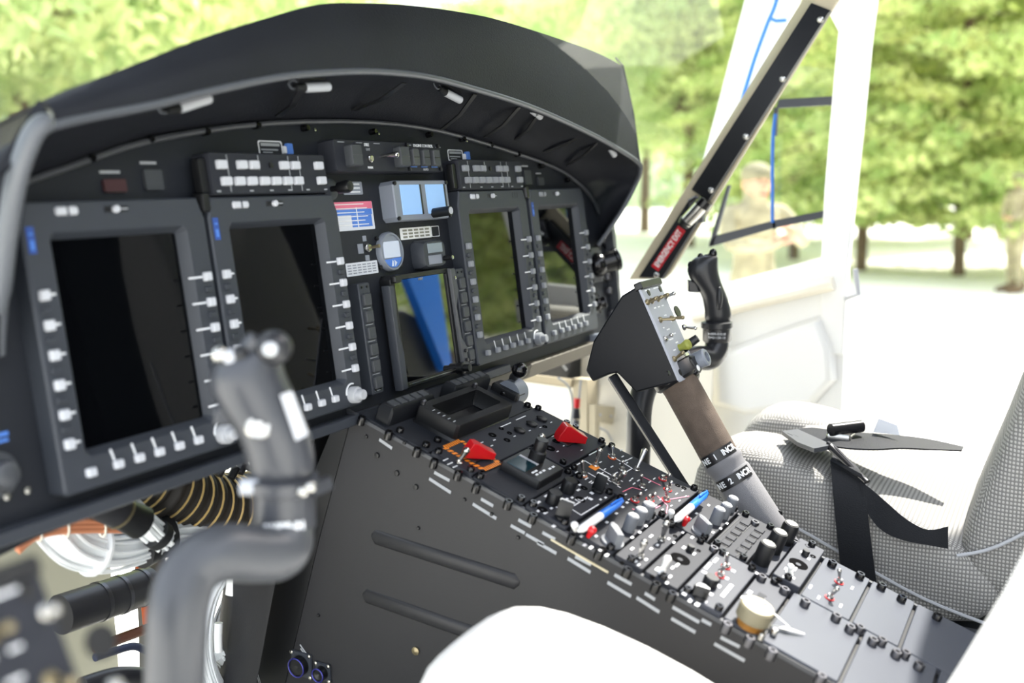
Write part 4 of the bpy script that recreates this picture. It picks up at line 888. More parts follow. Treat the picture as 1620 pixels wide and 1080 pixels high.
def exR(t, G, d, B, ax, r):
    for (px, py, w_, hh) in ((1118, 408, .014, .012), (1128, 401, .013, .016), (1093, 419, .010, .012), (1108, 407, .010, .014)):
        MB().ell(G(px, py), (w_ * .6, w_ * .6, hh * .6), 12, 8).build('thumb_switch', 'black_gloss', t)
    MB().tube([G(1117, 410), G(1132, 399)], .006, 10).build('hat_switch', 'black', t)
    MB().ell(G(1135, 470) - HB * .019, (.007, .006, .022), 14, 8).build('side_button', 'grip', t)
    M1 = Matrix.Translation(B + ax * .016 - HB * 0) 
    fr = (CAM - (t.matrix_world.translation + B)); fr.z = 0; fr.normalize(); c = B + ax * .018 + fr * (r + .0008); xd = V((-fr.y, fr.x, 0))
    for i, s in enumerate(('91009-01010', 'TM21130-13')):
        Mx = Matrix(((xd.x, 0, fr.x, c.x), (xd.y, 0, fr.y, c.y), (0, 1, 0, c.z - i * .007), (0, 0, 0, 1))); text(s, .0062, None, t, 'mark', 'part_number', M_=Mx)
stick('cyclic_stick', 'glossy black control stick grip standing behind the switch box', 1.88,
      [(514, 1114, 1157, .75), (497, 1115, 1158, .78), (480, 1113, 1154, .78), (465, 1110, 1149, .8), (452, 1099, 1143, .85), (440, 1090, 1139, .9), (428, 1086, 1136, .95), (416, 1089, 1136, .9), (408, 1098, 1136, .7), (403, 1108, 1135, .45)],
      [(1088, 442), (1100, 446), (1106, 462), (1088, 461)], ((1134, 516), (1134, 540), 22), [(1133, 552, 1.88), (1122, 566, 1.87), (1100, 566, 1.85), (1060, 575, 1.83), (1028, 600, 1.81), (1013, 640, 1.80), (1010, 700, 1.80), (1008, 760, 1.82)], .0225, 'grip', 'grip', .024, exR, 'pilot control sticks')
def exL(t, G, d, B, ax, r):
    ff = (CAM - t.matrix_world.translation).normalized()
    MB().ell(G(432, 553) + ff * .012, (.016, .016, .015), 16, 10).build('hat_switch', 'grip', t); MB().lathe([(.006, 0), (.006, .004), (0, .005)], G(428, 560) + ff * .027, ff, 12).build('hat_centre', 'silver', t); MB().tube([G(395, 556) + ff * .012, G(408, 538) + ff * .012], .009, 10).build('thumb_switch', 'grip_grey', t)
    for px, py, rr_, mm_ in ((350, 566, .007, 'silver'), (368, 570, .007, 'lightgrey'), (383, 566, .007, 'black')): MB().ell(G(px, py) + ff * .022, (rr_, rr_, rr_), 12, 8).build('thumb_button', mm_, t)
    c = G(410, 678)
    MB().lathe([(.0105, .018), (.0105, .030), (.009, .032), (.006, .032), (.0045, .035), (0, .035)], c, (CAM - (t.matrix_world.translation)).normalized(), 18).build('side_button', 'silver', t)
    cz_ = (CAM - t.matrix_world.translation).normalized() * .024
    q = [G(444, 628) + cz_, G(462, 622) + cz_, G(487, 688) + cz_ * .9, G(468, 698) + cz_ * .9]; MB().quad(q[::-1], .002).build('white_plate', 'lightgrey', t)
    q = [G(385, 757) + cz_, G(462, 757) + cz_, G(462, 782) + cz_, G(385, 782) + cz_]
    MB().tube([G(383, 770) + cz_ * .7, G(465, 771) + cz_ * .7], .0075, 14).build('clamp_bar', 'lightgrey', t)
    MB().prism([(-.012, -.006), (.014, -.004), (.016, .004), (-.010, .008)], [(0, 0), (.01, .001)]).xf(Matrix.Translation(G(505, 778))).build('clamp_lug', 'grip_grey', t)
    for px, py in ((478, 777), (490, 770)): MB().ell(G(px, py) + cz_ * 1.1, (.005, .005, .005), 10, 6).build('clamp_screw', 'silver', t)
    fr = (CAM - (t.matrix_world.translation + B)); fr.z = 0; fr.normalize(); c = B + ax * .012 + fr * (r + .001); xd = V((-fr.y, fr.x, 0))
    Mx = Matrix(((xd.x, 0, fr.x, c.x), (xd.y, 0, fr.y, c.y), (0, 1, 0, c.z), (0, 0, 0, 1))); text('91009-01', .009, None, t, 'mark', 'part_number', M_=Mx, bold=.0005)
stick('cyclic_stick', 'large blurred grey control stick in front of the displays', .85,
      [(762, 396, 498, .8), (735, 392, 500, .85), (705, 384, 496, .9), (675, 372, 488, .95), (648, 352, 476, 1.), (620, 334, 464, 1.05), (598, 330, 452, 1.1), (575, 336, 446, 1.05), (558, 348, 446, .9), (546, 372, 448, .6), (538, 400, 444, .35)],
      [(345, 640), (372, 640), (378, 668), (342, 668)], ((448, 768), (450, 838), 50), [(452, 855, .845), (440, 873, .835), (405, 876, .82), (350, 874, .80), (305, 900, .79), (284, 950, .78), (278, 1020, .78), (275, 1120, .79), (272, 1300, .83)], .0235, 'grip_grey', 'tube_grey', .030, exL, 'pilot control sticks')

# ---- collective lever with switch box
XB = .775
A_ = xp(1008, 452, XB); B_ = xp(1073, 603, XB); up_ = (A_ - B_).normalized(); nF = RX.cross(up_).normalized()
if nF.y > 0: nF = -nF
FB = Frame(B_, RX, up_, nF); LB = (A_ - B_).length
cv = thing('collective_lever', 'black switch box on a thick foam covered lever right of the console', 'collective lever', FB.m(0, 0, 0), 'collective levers with switch boxes')
Fi = FB.m(0, 0, 0).inverted(); WB = .078
def side(px, py, x=XB): return Fi @ xp(px, py, x)
sp = [side(*p) for p in [(1009, 452), (983, 468), (938, 540), (926, 587), (937, 604), (964, 592), (976, 590), (1006, 621), (1073, 603)]]
n = len(sp); k = MB(); k.add([V((0, p.y, p.z)) for p in sp] + [V((WB, p.y, p.z)) for p in sp], [tuple(range(n)), tuple(range(n, 2 * n))[::-1]] + [(i, n + i, n + (i + 1) % n, (i + 1) % n) for i in range(n)])
k.build('switch_box', 'box_black', cv, bev=.003, ang=30)
MB().prism(rr(WB + .004, LB + .004, .004, cx=WB / 2, cy=LB / 2), [(0, 0), (.003, .0), (.004, .001)]).build('switch_plate', 'plate_light', cv)
MB().rbox((WB / 2, LB - .002, -.004), (WB + .006, .012, .012), .002).build('top_edge', 'black', cv)
def FL(px, py, h=.004): return FB.loc(px, py, h)
def ctog(b, tip, m='brass', L=.022, r=.0026):
    a = FL(*b); q = FL(tip[0], tip[1], L); d = V((q.x - a.x, q.y - a.y, 0)); d = d.normalized() * min(d.length, L * .7) if d.length else d
    k = MB(); k.lathe([(.0048, .003), (.0048, .006), (.003, .008), (0, .008)], (a.x, a.y, 0), n=12); k.tube([V((a.x, a.y, .006)), V((a.x, a.y, L)) + d], [r * .7, r * 1.1], 10); k.ell(V((a.x, a.y, L)) + d, (r * 1.25,) * 3, 10, 6)
    return k.build('toggle_switch', m, cv)
for b, tp in (((1024, 478), (1037, 472)), ((1030, 476), (1046, 470)), ((1040, 473), (1056, 466)), ((1052, 470), (1066, 464)), ((1044, 506), (1066, 504)), ((1062, 504), (1080, 502)), ((1066, 568), (1080, 558)), ((1082, 518), (1100, 519)), ((1052, 536), (1058, 530))): ctog(b, tp, 'brass' if b[0] not in (1052, 1082) else 'silver')
for b, r in (((1026, 463), .005), ((1044, 457), .005), ((1072, 493), .010), ((1076, 589), .005), ((1058, 590), .004)):
    p = FL(*b); MB().lathe([(r, .003), (r, .0048), (0, .005)], (p.x, p.y, 0), n=16).build('round_opening', 'black', cv)
p = FL(1075, 550); MB().lathe([(.006, .004), (.005, .008), (.0085, .018), (.007, .022), (0, .0225)], (p.x, p.y, 0), n=18).build('green_knob', 'lime', cv)
p = FL(1091, 580); MB().rbox((p.x - .004, p.y, .004), (.026, .030, .014), .004).build('hat_base', 'black', cv); MB().lathe([(.013, .004), (.014, .030), (.012, .032), (.008, .032), (.008, .028), (0, .028)], (p.x + .012, p.y + .004, 0), n=20).build('hat_ring', 'bezel_grey', cv)
MB().tube([(p.x + .006, p.y + .03, .004), (p.x + .012, p.y + .036, .03)], [.008, .006], 12).build('hat_switch', 'black', cv)
MB().ell((.05, .006, .012), (.010, .008, .008), 14, 8).build('white_button', 'white', cv)
k = MB()
for (x, y, w_) in ((.02, .93, .02), (.055, .93, .02), (.02, .74, .008), (.036, .74, .008), (.052, .74, .008), (.018, .62, .01), (.046, .64, .01), (.06, .56, .008), (.02, .53, .006), (.034, .5, .012), (.05, .44, .012), (.03, .4, .016), (.045, .35, .010), (.025, .29, .01), (.05, .24, .012), (.032, .16, .012), (.05, .12, .008)): k.box((x, y * LB, .0042), (w_, .0022, .0006))
k.build('marking', 'mark', cv)
XT = .815
T0 = Fi @ xp(1078, 612, XT); T1 = Fi @ xp(1139, 722, XT); T2 = Fi @ xp(1156, 748, XT); T3 = Fi @ xp(1226, 845, XT)
dT_ = (T3 - T0).normalized()
MB().tube([T0 - dT_ * .02, T0 + dT_ * .0, T1], [.030, .0285, .0285], 28).build('foam_grip', 'foam', cv, ang=60)
MB().tube([T1, T1 + dT_ * .004, T1 + dT_ * .012, T1 + dT_ * .016, T2 - dT_ * .002], [.0285, .031, .031, .029, .029], 28).build('throttle_ring', 'foam_grey', cv, ang=60)
MB().tube([T2 - dT_ * .004, T2, T2 + dT_ * .16, T2 + dT_ * .17], [.029, .031, .0315, .026], 28).build('throttle_tube', 'foam_grey', cv, ang=60)
MB().tube([T0 - dT_ * .035, T0 - dT_ * .032, T0 - dT_ * .012, T0 - dT_ * .008], [.034, .036, .036, .032], 24).build('clamp', 'black', cv)
MB().tube([T0 - dT_ * .040, T0 - dT_ * .035], .037, 24).build('clamp_band', 'silver', cv)
for a in ((.036, .01, .0), (.03, -.02, .012)): MB().lathe([(.010, -.008), (.011, .01), (.008, .016), (0, .016)], T0 - dT_ * .028 + V(a), (1, .2, .3), 14).build('clamp_screw', 'black', cv)
# engraved black name bands, wrapped around the tube towards the viewer
Rw = FB.m(0, 0, 0).to_3x3()
def band(c, r, s, arcdeg=110, w_=.017):
    ax = dT_; view = (Rw.inverted() @ (CAM - (FB.m(0, 0, 0) @ c))); vn = (view - ax * view.dot(ax)).normalized(); sd = ax.cross(vn)
    rows = []
    for i in range(11):
        a = math.radians(-arcdeg / 2 + arcdeg * i / 10); dd = vn * math.cos(a) + sd * math.sin(a); rows.append([c + dd * (r + .0006) - ax * w_ / 2, c + dd * (r + .0006) + ax * w_ / 2])
    o = MB().grid(rows, .0008).build('name_band', 'black', cv)
    X_ = sd if (Rw @ sd).dot(CX) > 0 else -sd; Y_ = vn.cross(X_); cc = c + vn * (r + .0016)
    x = -.026; cs_ = .0075
    for ch in s:
        a = x / r; dd = (vn * math.cos(a) + X_ * math.sin(a)); tt = (X_ * math.cos(a) - vn * math.sin(a)); p = c + dd * (r + .0014)
        if ch != ' ': text(ch, .0125, None, o, 'mark', 'lettering', M_=Matrix(((tt.x, Y_.x, dd.x, p.x), (tt.y, Y_.y, dd.y, p.y), (tt.z, Y_.z, dd.z, p.z), (0, 0, 0, 1))), bold=.0004, sx=.85)
        x += cs_ if ch not in ' I' else .0048
    return o
band(T1 - dT_ * .004, .0300, 'NE 1 INCR'); band(T2 + dT_ * .008, .0312, 'NE 2 INCR')
for a in ((1208, 826, .0), (1224, 818, .02)):
    p = Fi @ xp(a[0], a[1], .80 + a[2]); MB().lathe([(.010, -.012), (.011, .008), (.009, .012), (0, .012)], p, Fi.to_3x3() @ V((.35, -.2, .9)), 18).build('end_knob', 'black_gloss', cv)
p = Fi @ xp(1232, 838, .80); MB().tube([p, p + Fi.to_3x3() @ V((.03, .03, .015))], .006, 10, flat=.4).build('white_tag', 'white', cv)
# black diagonal brace from the box to the console edge
bA = Fi @ xp(968, 594, XB + .012); bB = Fi @ xp(1083, 772, XB + .012)
MB().tube([bA, bB], .0125, 4, flat=.8).build('brace', 'box_black', cv, bev=.002)
MB().tube([bA + V((-.011, 0, 0)), bB + V((-.011, 0, 0))], .0012, 6).build('brace_wire', 'darkmetal', cv)
# the same lever beside the left seat, right in front of the viewer
cl_ = copy_tree(cv); cl_.location = V(cv.location) + V((-1.130, -.060, -.055)); cl_['label'] = 'blurred switch box with white lettering in the lower left foreground corner'
tl_ = [o for o in cl_.children if o.name.startswith('green_knob')][0]
tl_.data = tl_.data.copy(); tl_.data.materials.clear(); tl_.data.materials.append(MATS['yellow']); tl_.name = 'yellow_knob'
for o in cl_.children:
    if o.name.startswith('switch_plate'): o.data = o.data.copy(); o.data.materials.clear(); o.data.materials.append(MATS['unit'])

# ================================================================== SEATS
def loft(sections, name, m, parent, uv=True, ang=80, sub=1):
    k = MB(); k.grid(sections, 0, True); n = len(sections[0]); e = len(sections) - 1
    k.f.append(tuple(range(n - 1, -1, -1))); k.f.append(tuple(e * n + j for j in range(n)))
    return k.build(name, m, parent, ang=ang, uv=uv, sub=sub)
def shell(prof, x0, x1, rnd=.03, cy=None, cz=None):
    cy = cy if cy is not None else sum(p[0] for p in prof) / len(prof); cz = cz if cz is not None else sum(p[1] for p in prof) / len(prof)
    ext = max(max(abs(p[0] - cy) for p in prof), .05); out = []
    for f_, s_ in ((0, 1.0), (.12, .55), (.4, .2), (1, 0)): out.append((x0 + rnd * f_, rnd * s_))
    out += [(x1 - a + x0 - 0 if False else x1 - (a - x0), b) for a, b in out[::-1]]
    rows = []
    for x, ins in out:
        p2 = inset([(p[0], p[1]) for p in prof], ins); rows.append([V((x, q.x, q.y)) for q in p2])
    return rows
def seat(x0, x1, label, m, pm, lean=0.):
    t = thing('pilot_seat', label, 'seat', ((x0 + x1) / 2, -.6, .75), 'pilot seats')
    O = V(((x0 + x1) / 2, -.6, .75))
    def mv(rows): return [[p - O for p in r] for r in rows]
    xm = (x0 + x1) / 2
    main = [(-.84, .96), (-.60, .95), (-.44, .955), (-.44, 1.10), (-.445, 1.175), (-.47, 1.202), (-.54, 1.192), (-.62, 1.165), (-.72, 1.118), (-.80, 1.085), (-.84, 1.05)]
    lobe = [(-.40, .96), (-.355, 1.0), (-.335, 1.08), (-.335, 1.14), (-.35, 1.185), (-.385, 1.21), (-.44, 1.215), (-.54, 1.196), (-.64, 1.160), (-.66, 1.14), (-.66, .955)]
    c_ = loft(mv(shell(main, x0, x1, .04)), 'cushion', m, t)
    loft(mv(shell(lobe, x0, xm - .045, .04)), 'front_lobe', m, t); loft(mv(shell(lobe, xm + .045, x1, .04)), 'front_lobe', m, t)
    back = [(-1.03, 1.02), (-.86, 1.00), (-.77, 1.02), (-.755, 1.09), (-.785, 1.18), (-.83, 1.32), (-.855, 1.45), (-.88, 1.62), (-.93, 1.84), (-.99, 1.90), (-1.07, 1.86), (-1.10, 1.6), (-1.08, 1.3)]
    back = [(y - lean * max(0, z - 1.12), z) for y, z in back]
    loft(mv(shell(back, x0 + .005, x1 - .005, .045)), 'backrest', m, t)
    k = MB(); k.tube(smooth_path([V((x0 - .001, y, z)) - O for y, z in ((-.345, 1.06), (-.40, 1.105), (-.50, 1.10), (-.60, 1.06), (-.72, 1.01), (-.82, .985))], 4), .0028, 8); k.build('piping', pm, t)
    k = MB(); k.tube(smooth_path([V((x0 + .003, y, z)) - O for y, z in ((-.765, 1.085), (-.82, 1.11), (-.90, 1.18), (-.99, 1.30), (-1.03, 1.5))], 4), .0028, 8); k.build('piping', pm, t)
    MB().rbox((0, -.03, .02), (x1 - x0 - .06, .40, .19), .01).build('seat_base', 'bezel', t)
    for sx in (-1, 1): MB().box((sx * .15, -.03, .012), (.03, .5, .024)).build('seat_rail', 'darkmetal', t)
    return t
seat(.965, 1.42, 'grey mesh fabric pilot seat with black harness straps beyond the console', 'fabric', 'lightgrey')
seat(-.145, .300, 'out of focus foreground seat at the bottom right, its strong light painted white', 'seat_lit', 'seat_lit', .13)
# harness on the right seat
def ribbon(L, R, th=.0025): return MB().grid([[V(a), V(b)] for a, b in zip(L, R)], th)
def spz(px, py): # point on the sloping cushion top
    return hit(V((1.1, -.45, 1.222)), V((0, .22, 1)).normalized() if False else V((0, -.12, 1)).normalized(), px, py)
hs = thing('harness_strap', 'black lap strap hanging down the side of the grey seat cushion', 'strap', xp(1340, 800, .955), 'black harness straps on the grey seat')
o = hs.matrix_world.translation.copy()
L = [spz(1322, 712), spz(1316, 726), xp(1315, 740, .962), xp(1318, 780, .952), xp(1325, 850, .948), xp(1332, 910, .948), xp(1338, 960, .948)]
R = [spz(1352, 735), spz(1364, 752), xp(1370, 769, .962), xp(1372, 800, .952), xp(1379, 860, .948), xp(1388, 930, .948), xp(1396, 985, .948)]
ribbon([p - o for p in smooth_path(L, 4)], [p - o for p in smooth_path(R, 4)]).build('webbing', 'belt', hs)
hs = thing('harness_strap', 'wide black strap running along the cushion edge to the seat corner', 'strap', xp(1430, 830, .95), 'black harness straps on the grey seat'); o = hs.matrix_world.translation.copy()
U_ = [xp(1360, 760, .958), xp(1380, 775, .955), xp(1405, 797, .951), xp(1435, 822, .949), xp(1468, 838, .947), xp(1500, 833, .95)]
D2_ = [xp(1366, 800, .950), xp(1384, 828, .948), xp(1405, 845, .945), xp(1435, 856, .943), xp(1468, 862, .943), xp(1500, 868, .95)]
ribbon([p - o for p in smooth_path(U_, 4)], [p - o for p in smooth_path(D2_, 4)]).build('webbing', 'belt', hs)
def zt(px, py, z=1.222): return zp(px, py, z)
hs = thing('harness_strap', 'black strap lying across the top of the grey seat cushion with an adjuster', 'strap', zt(1380, 700), 'black harness straps on the grey seat'); o = hs.matrix_world.translation.copy()
a = [zt(1245, 680), zt(1285, 676), zt(1330, 682), zt(1380, 685), zt(1422, 688, 1.218), zt(1470, 694, 1.21), zt(1525, 706, 1.20)]; b = [zt(1262, 697), zt(1300, 702), zt(1340, 708), zt(1385, 710), zt(1425, 708, 1.216), zt(1472, 710, 1.207), zt(1522, 712, 1.198)]
ribbon([p - o for p in smooth_path(a, 3)], [p - o for p in smooth_path(b, 3)]).build('webbing', 'belt', hs)
p = zt(1331, 690) - o
MB().tube([p + V((-.028, .012, .016)), p + V((.020, -.028, .016))], .0105, 14).build('adjuster_bar', 'buckle', hs); MB().rbox((p.x, p.y, .0), (.052, .04, .010), .003).build('adjuster_plate', 'silver', hs)
tag_ = MB().quad([zt(1382, 683, 1.224) - o, zt(1424, 688, 1.226) - o, zt(1420, 672, 1.24) - o, zt(1390, 661, 1.25) - o], .001); tag_.build('paper_tag', 'paper', hs)
bk = thing('harness_buckle', 'grey pointed harness tab and open black buckle on the front edge of the seat cushion', 'buckle', zt(1300, 700)); o = bk.matrix_world.translation.copy()
pts = [zt(*q, 1.226) - o for q in ((1237, 684), (1262, 681), (1310, 703), (1318, 706), (1288, 712), (1262, 702))]
n = len(pts); MB().add([p - V((0, 0, .004)) for p in pts] + [p + V((0, 0, .003)) for p in pts], [tuple(range(n)), tuple(range(n, 2 * n))[::-1]] + [(i, n + i, n + (i + 1) % n, (i + 1) % n) for i in range(n)]).build('leather_tab', 'rail', bk)
pa, pb = zt(1314, 706, 1.226) - o, zt(1372, 762, 1.19) - o
MB().tube([pa, pa.lerp(pb, .5), pb], [.009, .007, .006], 10, flat=.6).build('buckle_frame', 'buckle', bk); d_ = V((.012, .014, .012))
MB().tube([pa + d_ * .4, pa.lerp(pb, .4) + d_, pb + d_ * .3], .003, 8).build('buckle_loop', 'darkmetal', bk)
k = MB()
for i in range(5): q = pa.lerp(zt(1240, 686, 1.228) - o, .25 + i * .14); k.tube([q + V((0, 0, .001)), q + V((.012, .012, .001))], .0008, 5)
k.build('tab_stitching', 'black', bk)

# ================================================================== THE SETTING: cabin shell
def plate(pts, thv, name, m, parent=None, bev=0):
    # polygon plate: world points and a thickness vector
    n = len(pts); thv = V(thv); k = MB(); k.add([V(p) for p in pts] + [V(p) + thv for p in pts], [tuple(range(n)), tuple(range(n, 2 * n))[::-1]] + [(i, n + i, n + (i + 1) % n, (i + 1) % n) for i in range(n)])
    return k.build(name, m, parent, bev=bev)
def bx(x0, x1, y0, y1, z0, z1): return MB().box(((x0 + x1) / 2, (y0 + y1) / 2, (z0 + z1) / 2), (x1 - x0, y1 - y0, z1 - z0))
struct(bx(-60, 160, -120, 160, -.05, 0).build('ground', 'concrete'))
struct(bx(-.30, 1.78, -2.3, .02, .70, .748).build('floor', 'floor_grey'))
struct(bx(-.30, 1.78, -2.34, -2.3, .70, 2.5).build('wall_back', 'dark_wall'))
struct(bx(1.75, 1.80, -2.3, -1.02, .70, 2.5).build('wall_right', 'dark_wall'))
struct(bx(-.30, 1.80, -2.34, -1.50, 2.42, 2.46).build('ceiling', 'dark_wall'))
struct(bx(-.35, 1.60, -.66, .02, 2.32, 2.36).build('shade_roof', 'dark_wall'))  # unseen roof panel sized to keep the sun off front console and hood
# right door: cream inner skin with a pocket, rear post, slanting front edge, grey window frame
XD = 1.75
dr = struct(plate([xp(*p, XD) for p in [(1065, 470), (1150, 447), (1253, 420), (1305, 405), (1340, 430), (1336, 560), (1330, 705), (1300, 760), (1100, 830), (1040, 760)]], (.035, 0, 0), 'door_1', 'white_paint'))
pk = [xp(*p, XD) for p in [(1128, 560), (1253, 513), (1302, 497), (1322, 545), (1326, 600), (1290, 640), (1180, 655), (1128, 640)]]
o_c = sum(pk, V()) / len(pk)
k = MB(); inn = [o_c.lerp(p, .88) + V((-.030, 0, 0)) for p in pk]; n = len(pk); k.add([p + V((-.001, 0, 0)) for p in pk] + inn, [tuple(range(n, 2 * n))] + [(i, (i + 1) % n, n + (i + 1) % n, n + i) for i in range(n)])
struct(k.build('door_pocket', 'white_paint', dr, bev=.008))
k = MB(); a0, a1 = xp(1100, 500, XD - .03), xp(1318, 448, XD - .03); k.tube([a0, a1], .028, 10, flat=.6); struct(k.build('door_armrest', 'cream', dr))
post = plate([xp(*p, XD) for p in [(1322, 110), (1328, 50), (1312, 20), (1300, -40), (1392, -40), (1388, 0), (1380, 60), (1366, 200), (1352, 330), (1342, 430), (1336, 560), (1300, 560), (1300, 420), (1306, 300)]], (.03, 0, 0), 'rear_post', 'white_paint', dr, .004); struct(post); post.location.x = -.012
struct(MB().tube([xp(1353, 425, XD - .03), xp(1358, 465, XD - .03), xp(1338, 472, XD - .01)], .006, 8).build('door_handle', 'lightgrey', dr))
for i, pts in enumerate([[(1232, 157), (1317, 152), (1316, 166), (1228, 171)], [(1130, 373), (1222, 349), (1303, 333), (1301, 345), (1223, 361), (1121, 391)], [(1224, 170), (1230, 170), (1228, 215), (1223, 215)], [(1150, 293), (1155, 293), (1128, 388), (1121, 388)], [(1222, 348), (1226, 348), (1227, 362), (1223, 362)]]):
    struct(plate([xp(*p, XD) for p in pts], (.012, 0, 0), 'window_frame', 'bezel', dr))
struct(plate([xp(*p, XD + .02) for p in [(1150, 447), (1253, 420), (1305, 405), (1306, 300), (1322, 110), (1240, 100), (1060, 440)]], (.003, 0, 0), 'window_1', 'glass'))
# windscreen pane in front of the pillar
struct(plate([V((1.46, -.05, 1.44)), V((1.46, -.46, 2.03)), V((-.10, -.52, 2.12)), V((-.10, .60, 1.50)), V((1.30, .60, 1.42))], (0, .0, .004), 'window_2', 'glass')) if False else None
pane = MB(); rows = []
for i in range(9):
    f_ = i / 8; eR = V((1.46, -.04, 1.44)).lerp(V((1.46, -.47, 2.06)), f_); eL = V((-.20, -.04, 1.44)).lerp(V((-.20, -.47, 2.06)), f_); cc = V((.63, .62, 1.46)).lerp(V((.63, -.36, 2.14)), f_)
    rows.append([(eL.lerp(eR, j / 14)) + (cc - (eL + eR) / 2) * (1 - (2 * j / 14 - 1) ** 2) for j in range(15)])
pane.grid(rows, .004); struct(pane.build('window_2', 'glass'))
# pillar between windscreen and door with its padded cover
XP = 1.45
pl_ = struct(plate([xp(*p, XP) for p in [(995, 442), (1272, -4), (1270, -30), (1345, -30), (1324, 2), (1060, 432), (1050, 441)]], (.012, 0, 0), 'trim_1', 'beige'))
pd = thing('pillar_pad', 'long black padded cover screwed along the slanting window pillar', 'pillar cover', xp(1160, 230, XP - .004)); o = pd.matrix_world.translation.copy()
def pad(pts, nm):
    q = [xp(*p, XP - .002) - o for p in pts]; c = sum(q, V()) / len(q); n = len(q)
    k = MB(); k.add(q + [p + V((-.012, 0, 0)) for p in q] + [c.lerp(p, .97) * 1.0 + V((-.016, 0, 0)) for p in q], [tuple(range(n))[::-1], tuple(range(2 * n, 3 * n))] + [(i, (i + 1) % n, n + (i + 1) % n, n + i) for i in range(n)] + [(n + i, n + (i + 1) % n, 2 * n + (i + 1) % n, 2 * n + i) for i in range(n)]); return k.build(nm, 'box_black', pd)
pad([(1286, 6), (1316, 18), (1124, 318), (1097, 300)], 'upper_pad'); pad([(1092, 318), (1120, 330), (1051, 440), (1014, 438)], 'lower_pad')
for q in [(1298, 31), (1238, 125), (1180, 216), (1125, 301), (1039, 435)]:
    p = xp(*q, XP - .018) - o; MB().lathe([(.0065, 0), (.0065, .002), (.004, .0045), (0, .005)], p, (-1, 0, 0), 14).build('screw', 'silver', pd)
st = thing('exit_label', 'red emergency exit label with white letters on the pillar pad', 'label', xp(1060, 391, XP - .019))
a, b = xp(1036, 425, XP - .019), xp(1079, 361, XP - .019); d = (b - a).normalized(); wv = d.cross(V((1, 0, 0))).normalized(); 
if wv.z > 0: wv = -wv
Lx = (b - a).length; mc = (a + b) / 2 - st.matrix_world.translation
MB().quad([mc - d * Lx / 2 + wv * .010, mc + d * Lx / 2 + wv * .010, mc + d * Lx / 2 - wv * .010, mc - d * Lx / 2 - wv * .010], -.0008 if False else .0008).build('red_film', 'red_label', st)
yv = -wv; zv = V((-1, 0, 0)); pp_ = mc + zv * .0012
xv = yv.cross(zv)
if xv.dot(d) < 0: xv = -xv; yv = -yv
text('EMERGENCY EXIT', .0175, None, st, 'white', 'lettering', M_=Matrix(((xv.x, yv.x, zv.x, pp_.x), (xv.y, yv.y, zv.y, pp_.y), (xv.z, yv.z, zv.z, pp_.z), (0, 0, 0, 1))), bold=.0004, sx=Lx / .150 * .93)
cl = thing('pillar_lamp', 'small black and silver lamp clamped on the window pillar', 'lamp', xp(1098, 335, XP - .03)); o = cl.matrix_world.translation.copy()
MB().tube([xp(1084, 352, XP - .05) - o, xp(1098, 338, XP - .05) - o, xp(1112, 322, XP - .05) - o], [.014, .015, .015], 18).build('lamp_body', 'silver', cl)
MB().tube([xp(1110, 326, XP - .05) - o, xp(1118, 316, XP - .05) - o], [.017, .0155], 18).build('lamp_head', 'black_gloss', cl)
MB().tube([xp(1080, 356, XP - .05) - o, xp(1086, 349, XP - .05) - o], [.012, .016], 14).build('lamp_tail', 'black', cl)
MB().tube([xp(1090, 318, XP - .03) - o, xp(1100, 312, XP - .035) - o, xp(1112, 318, XP - .03) - o], .004, 8).build('lamp_bracket', 'darkmetal', cl)
MB().box(xp(1103, 333, XP - .02) - o, (.02, .03, .05)).build('lamp_base', 'darkmetal', cl)
# white outer post with blue pipes seen through the windscreen
op = struct(plate([xp(*p, 2.0) for p in [(1186, -30), (1275, -30), (1262, 0), (1190, 170), (1110, 300), (1060, 400), (1075, 360), (1100, 300), (1140, 150)]], (.03, 0, 0), 'trim_2', 'white_paint'))
bp = thing('blue_pipe', 'bright blue pipe running up the white post outside the windscreen', 'pipe', xp(1200, 70, 1.97)); o = bp.matrix_world.translation.copy()
MB().tube(smooth_path([xp(*p, 1.97) - o for p in [(1234, -20), (1225, 12), (1214, 38), (1195, 90), (1178, 145), (1168, 180)]], 4), .0055, 12).build('main_pipe', 'blue', bp)
MB().tube([xp(*p, 1.97) - o for p in [(1216, 28), (1228, 33), (1244, 32)]], .0045, 10).build('pipe_branch', 'blue', bp)
bt = tag(MB().tube(smooth_path([xp(*p, XD - .01) for p in [(1227, 180), (1223, 215), (1222, 260), (1222, 310), (1222, 352)]], 4), .0042, 12).build('blue_pipe', 'blue_pipe'), 'dark blue upright tube beside the grey window frame of the door', 'pipe')
# blue cover hanging behind the right door opening; the centre screen mirrors it
def mirrored(px, py, Y):
    g = hit(P0 + nP * .006, nP, px, py); d = (g - CAM).normalized(); r = d - nP * 2 * d.dot(nP); return g + r * ((Y - g.y) / r.y)
bs = tag(plate([mirrored(*p, -.90) for p in [(640, 425), (692, 425), (716, 585), (705, 585), (672, 505)]], (0, -.03, 0), 'blue_cover', 'blue'), 'bright blue cover mirrored as a slanting stripe in the square centre screen', 'cover')

bq = [mirrored(*p, -.94) for p in [(600, 488), (640, 490), (672, 505), (702, 572), (730, 600), (730, 680), (590, 680)]]
tag(plate(bq, (0, -.45, 0), 'reflection_prop', 'black', None, .01), 'dark case added to be mirrored in the lower left of the square centre screen', 'case')  # made-up dark body, shaped to blacken part of the centre screen's reflection

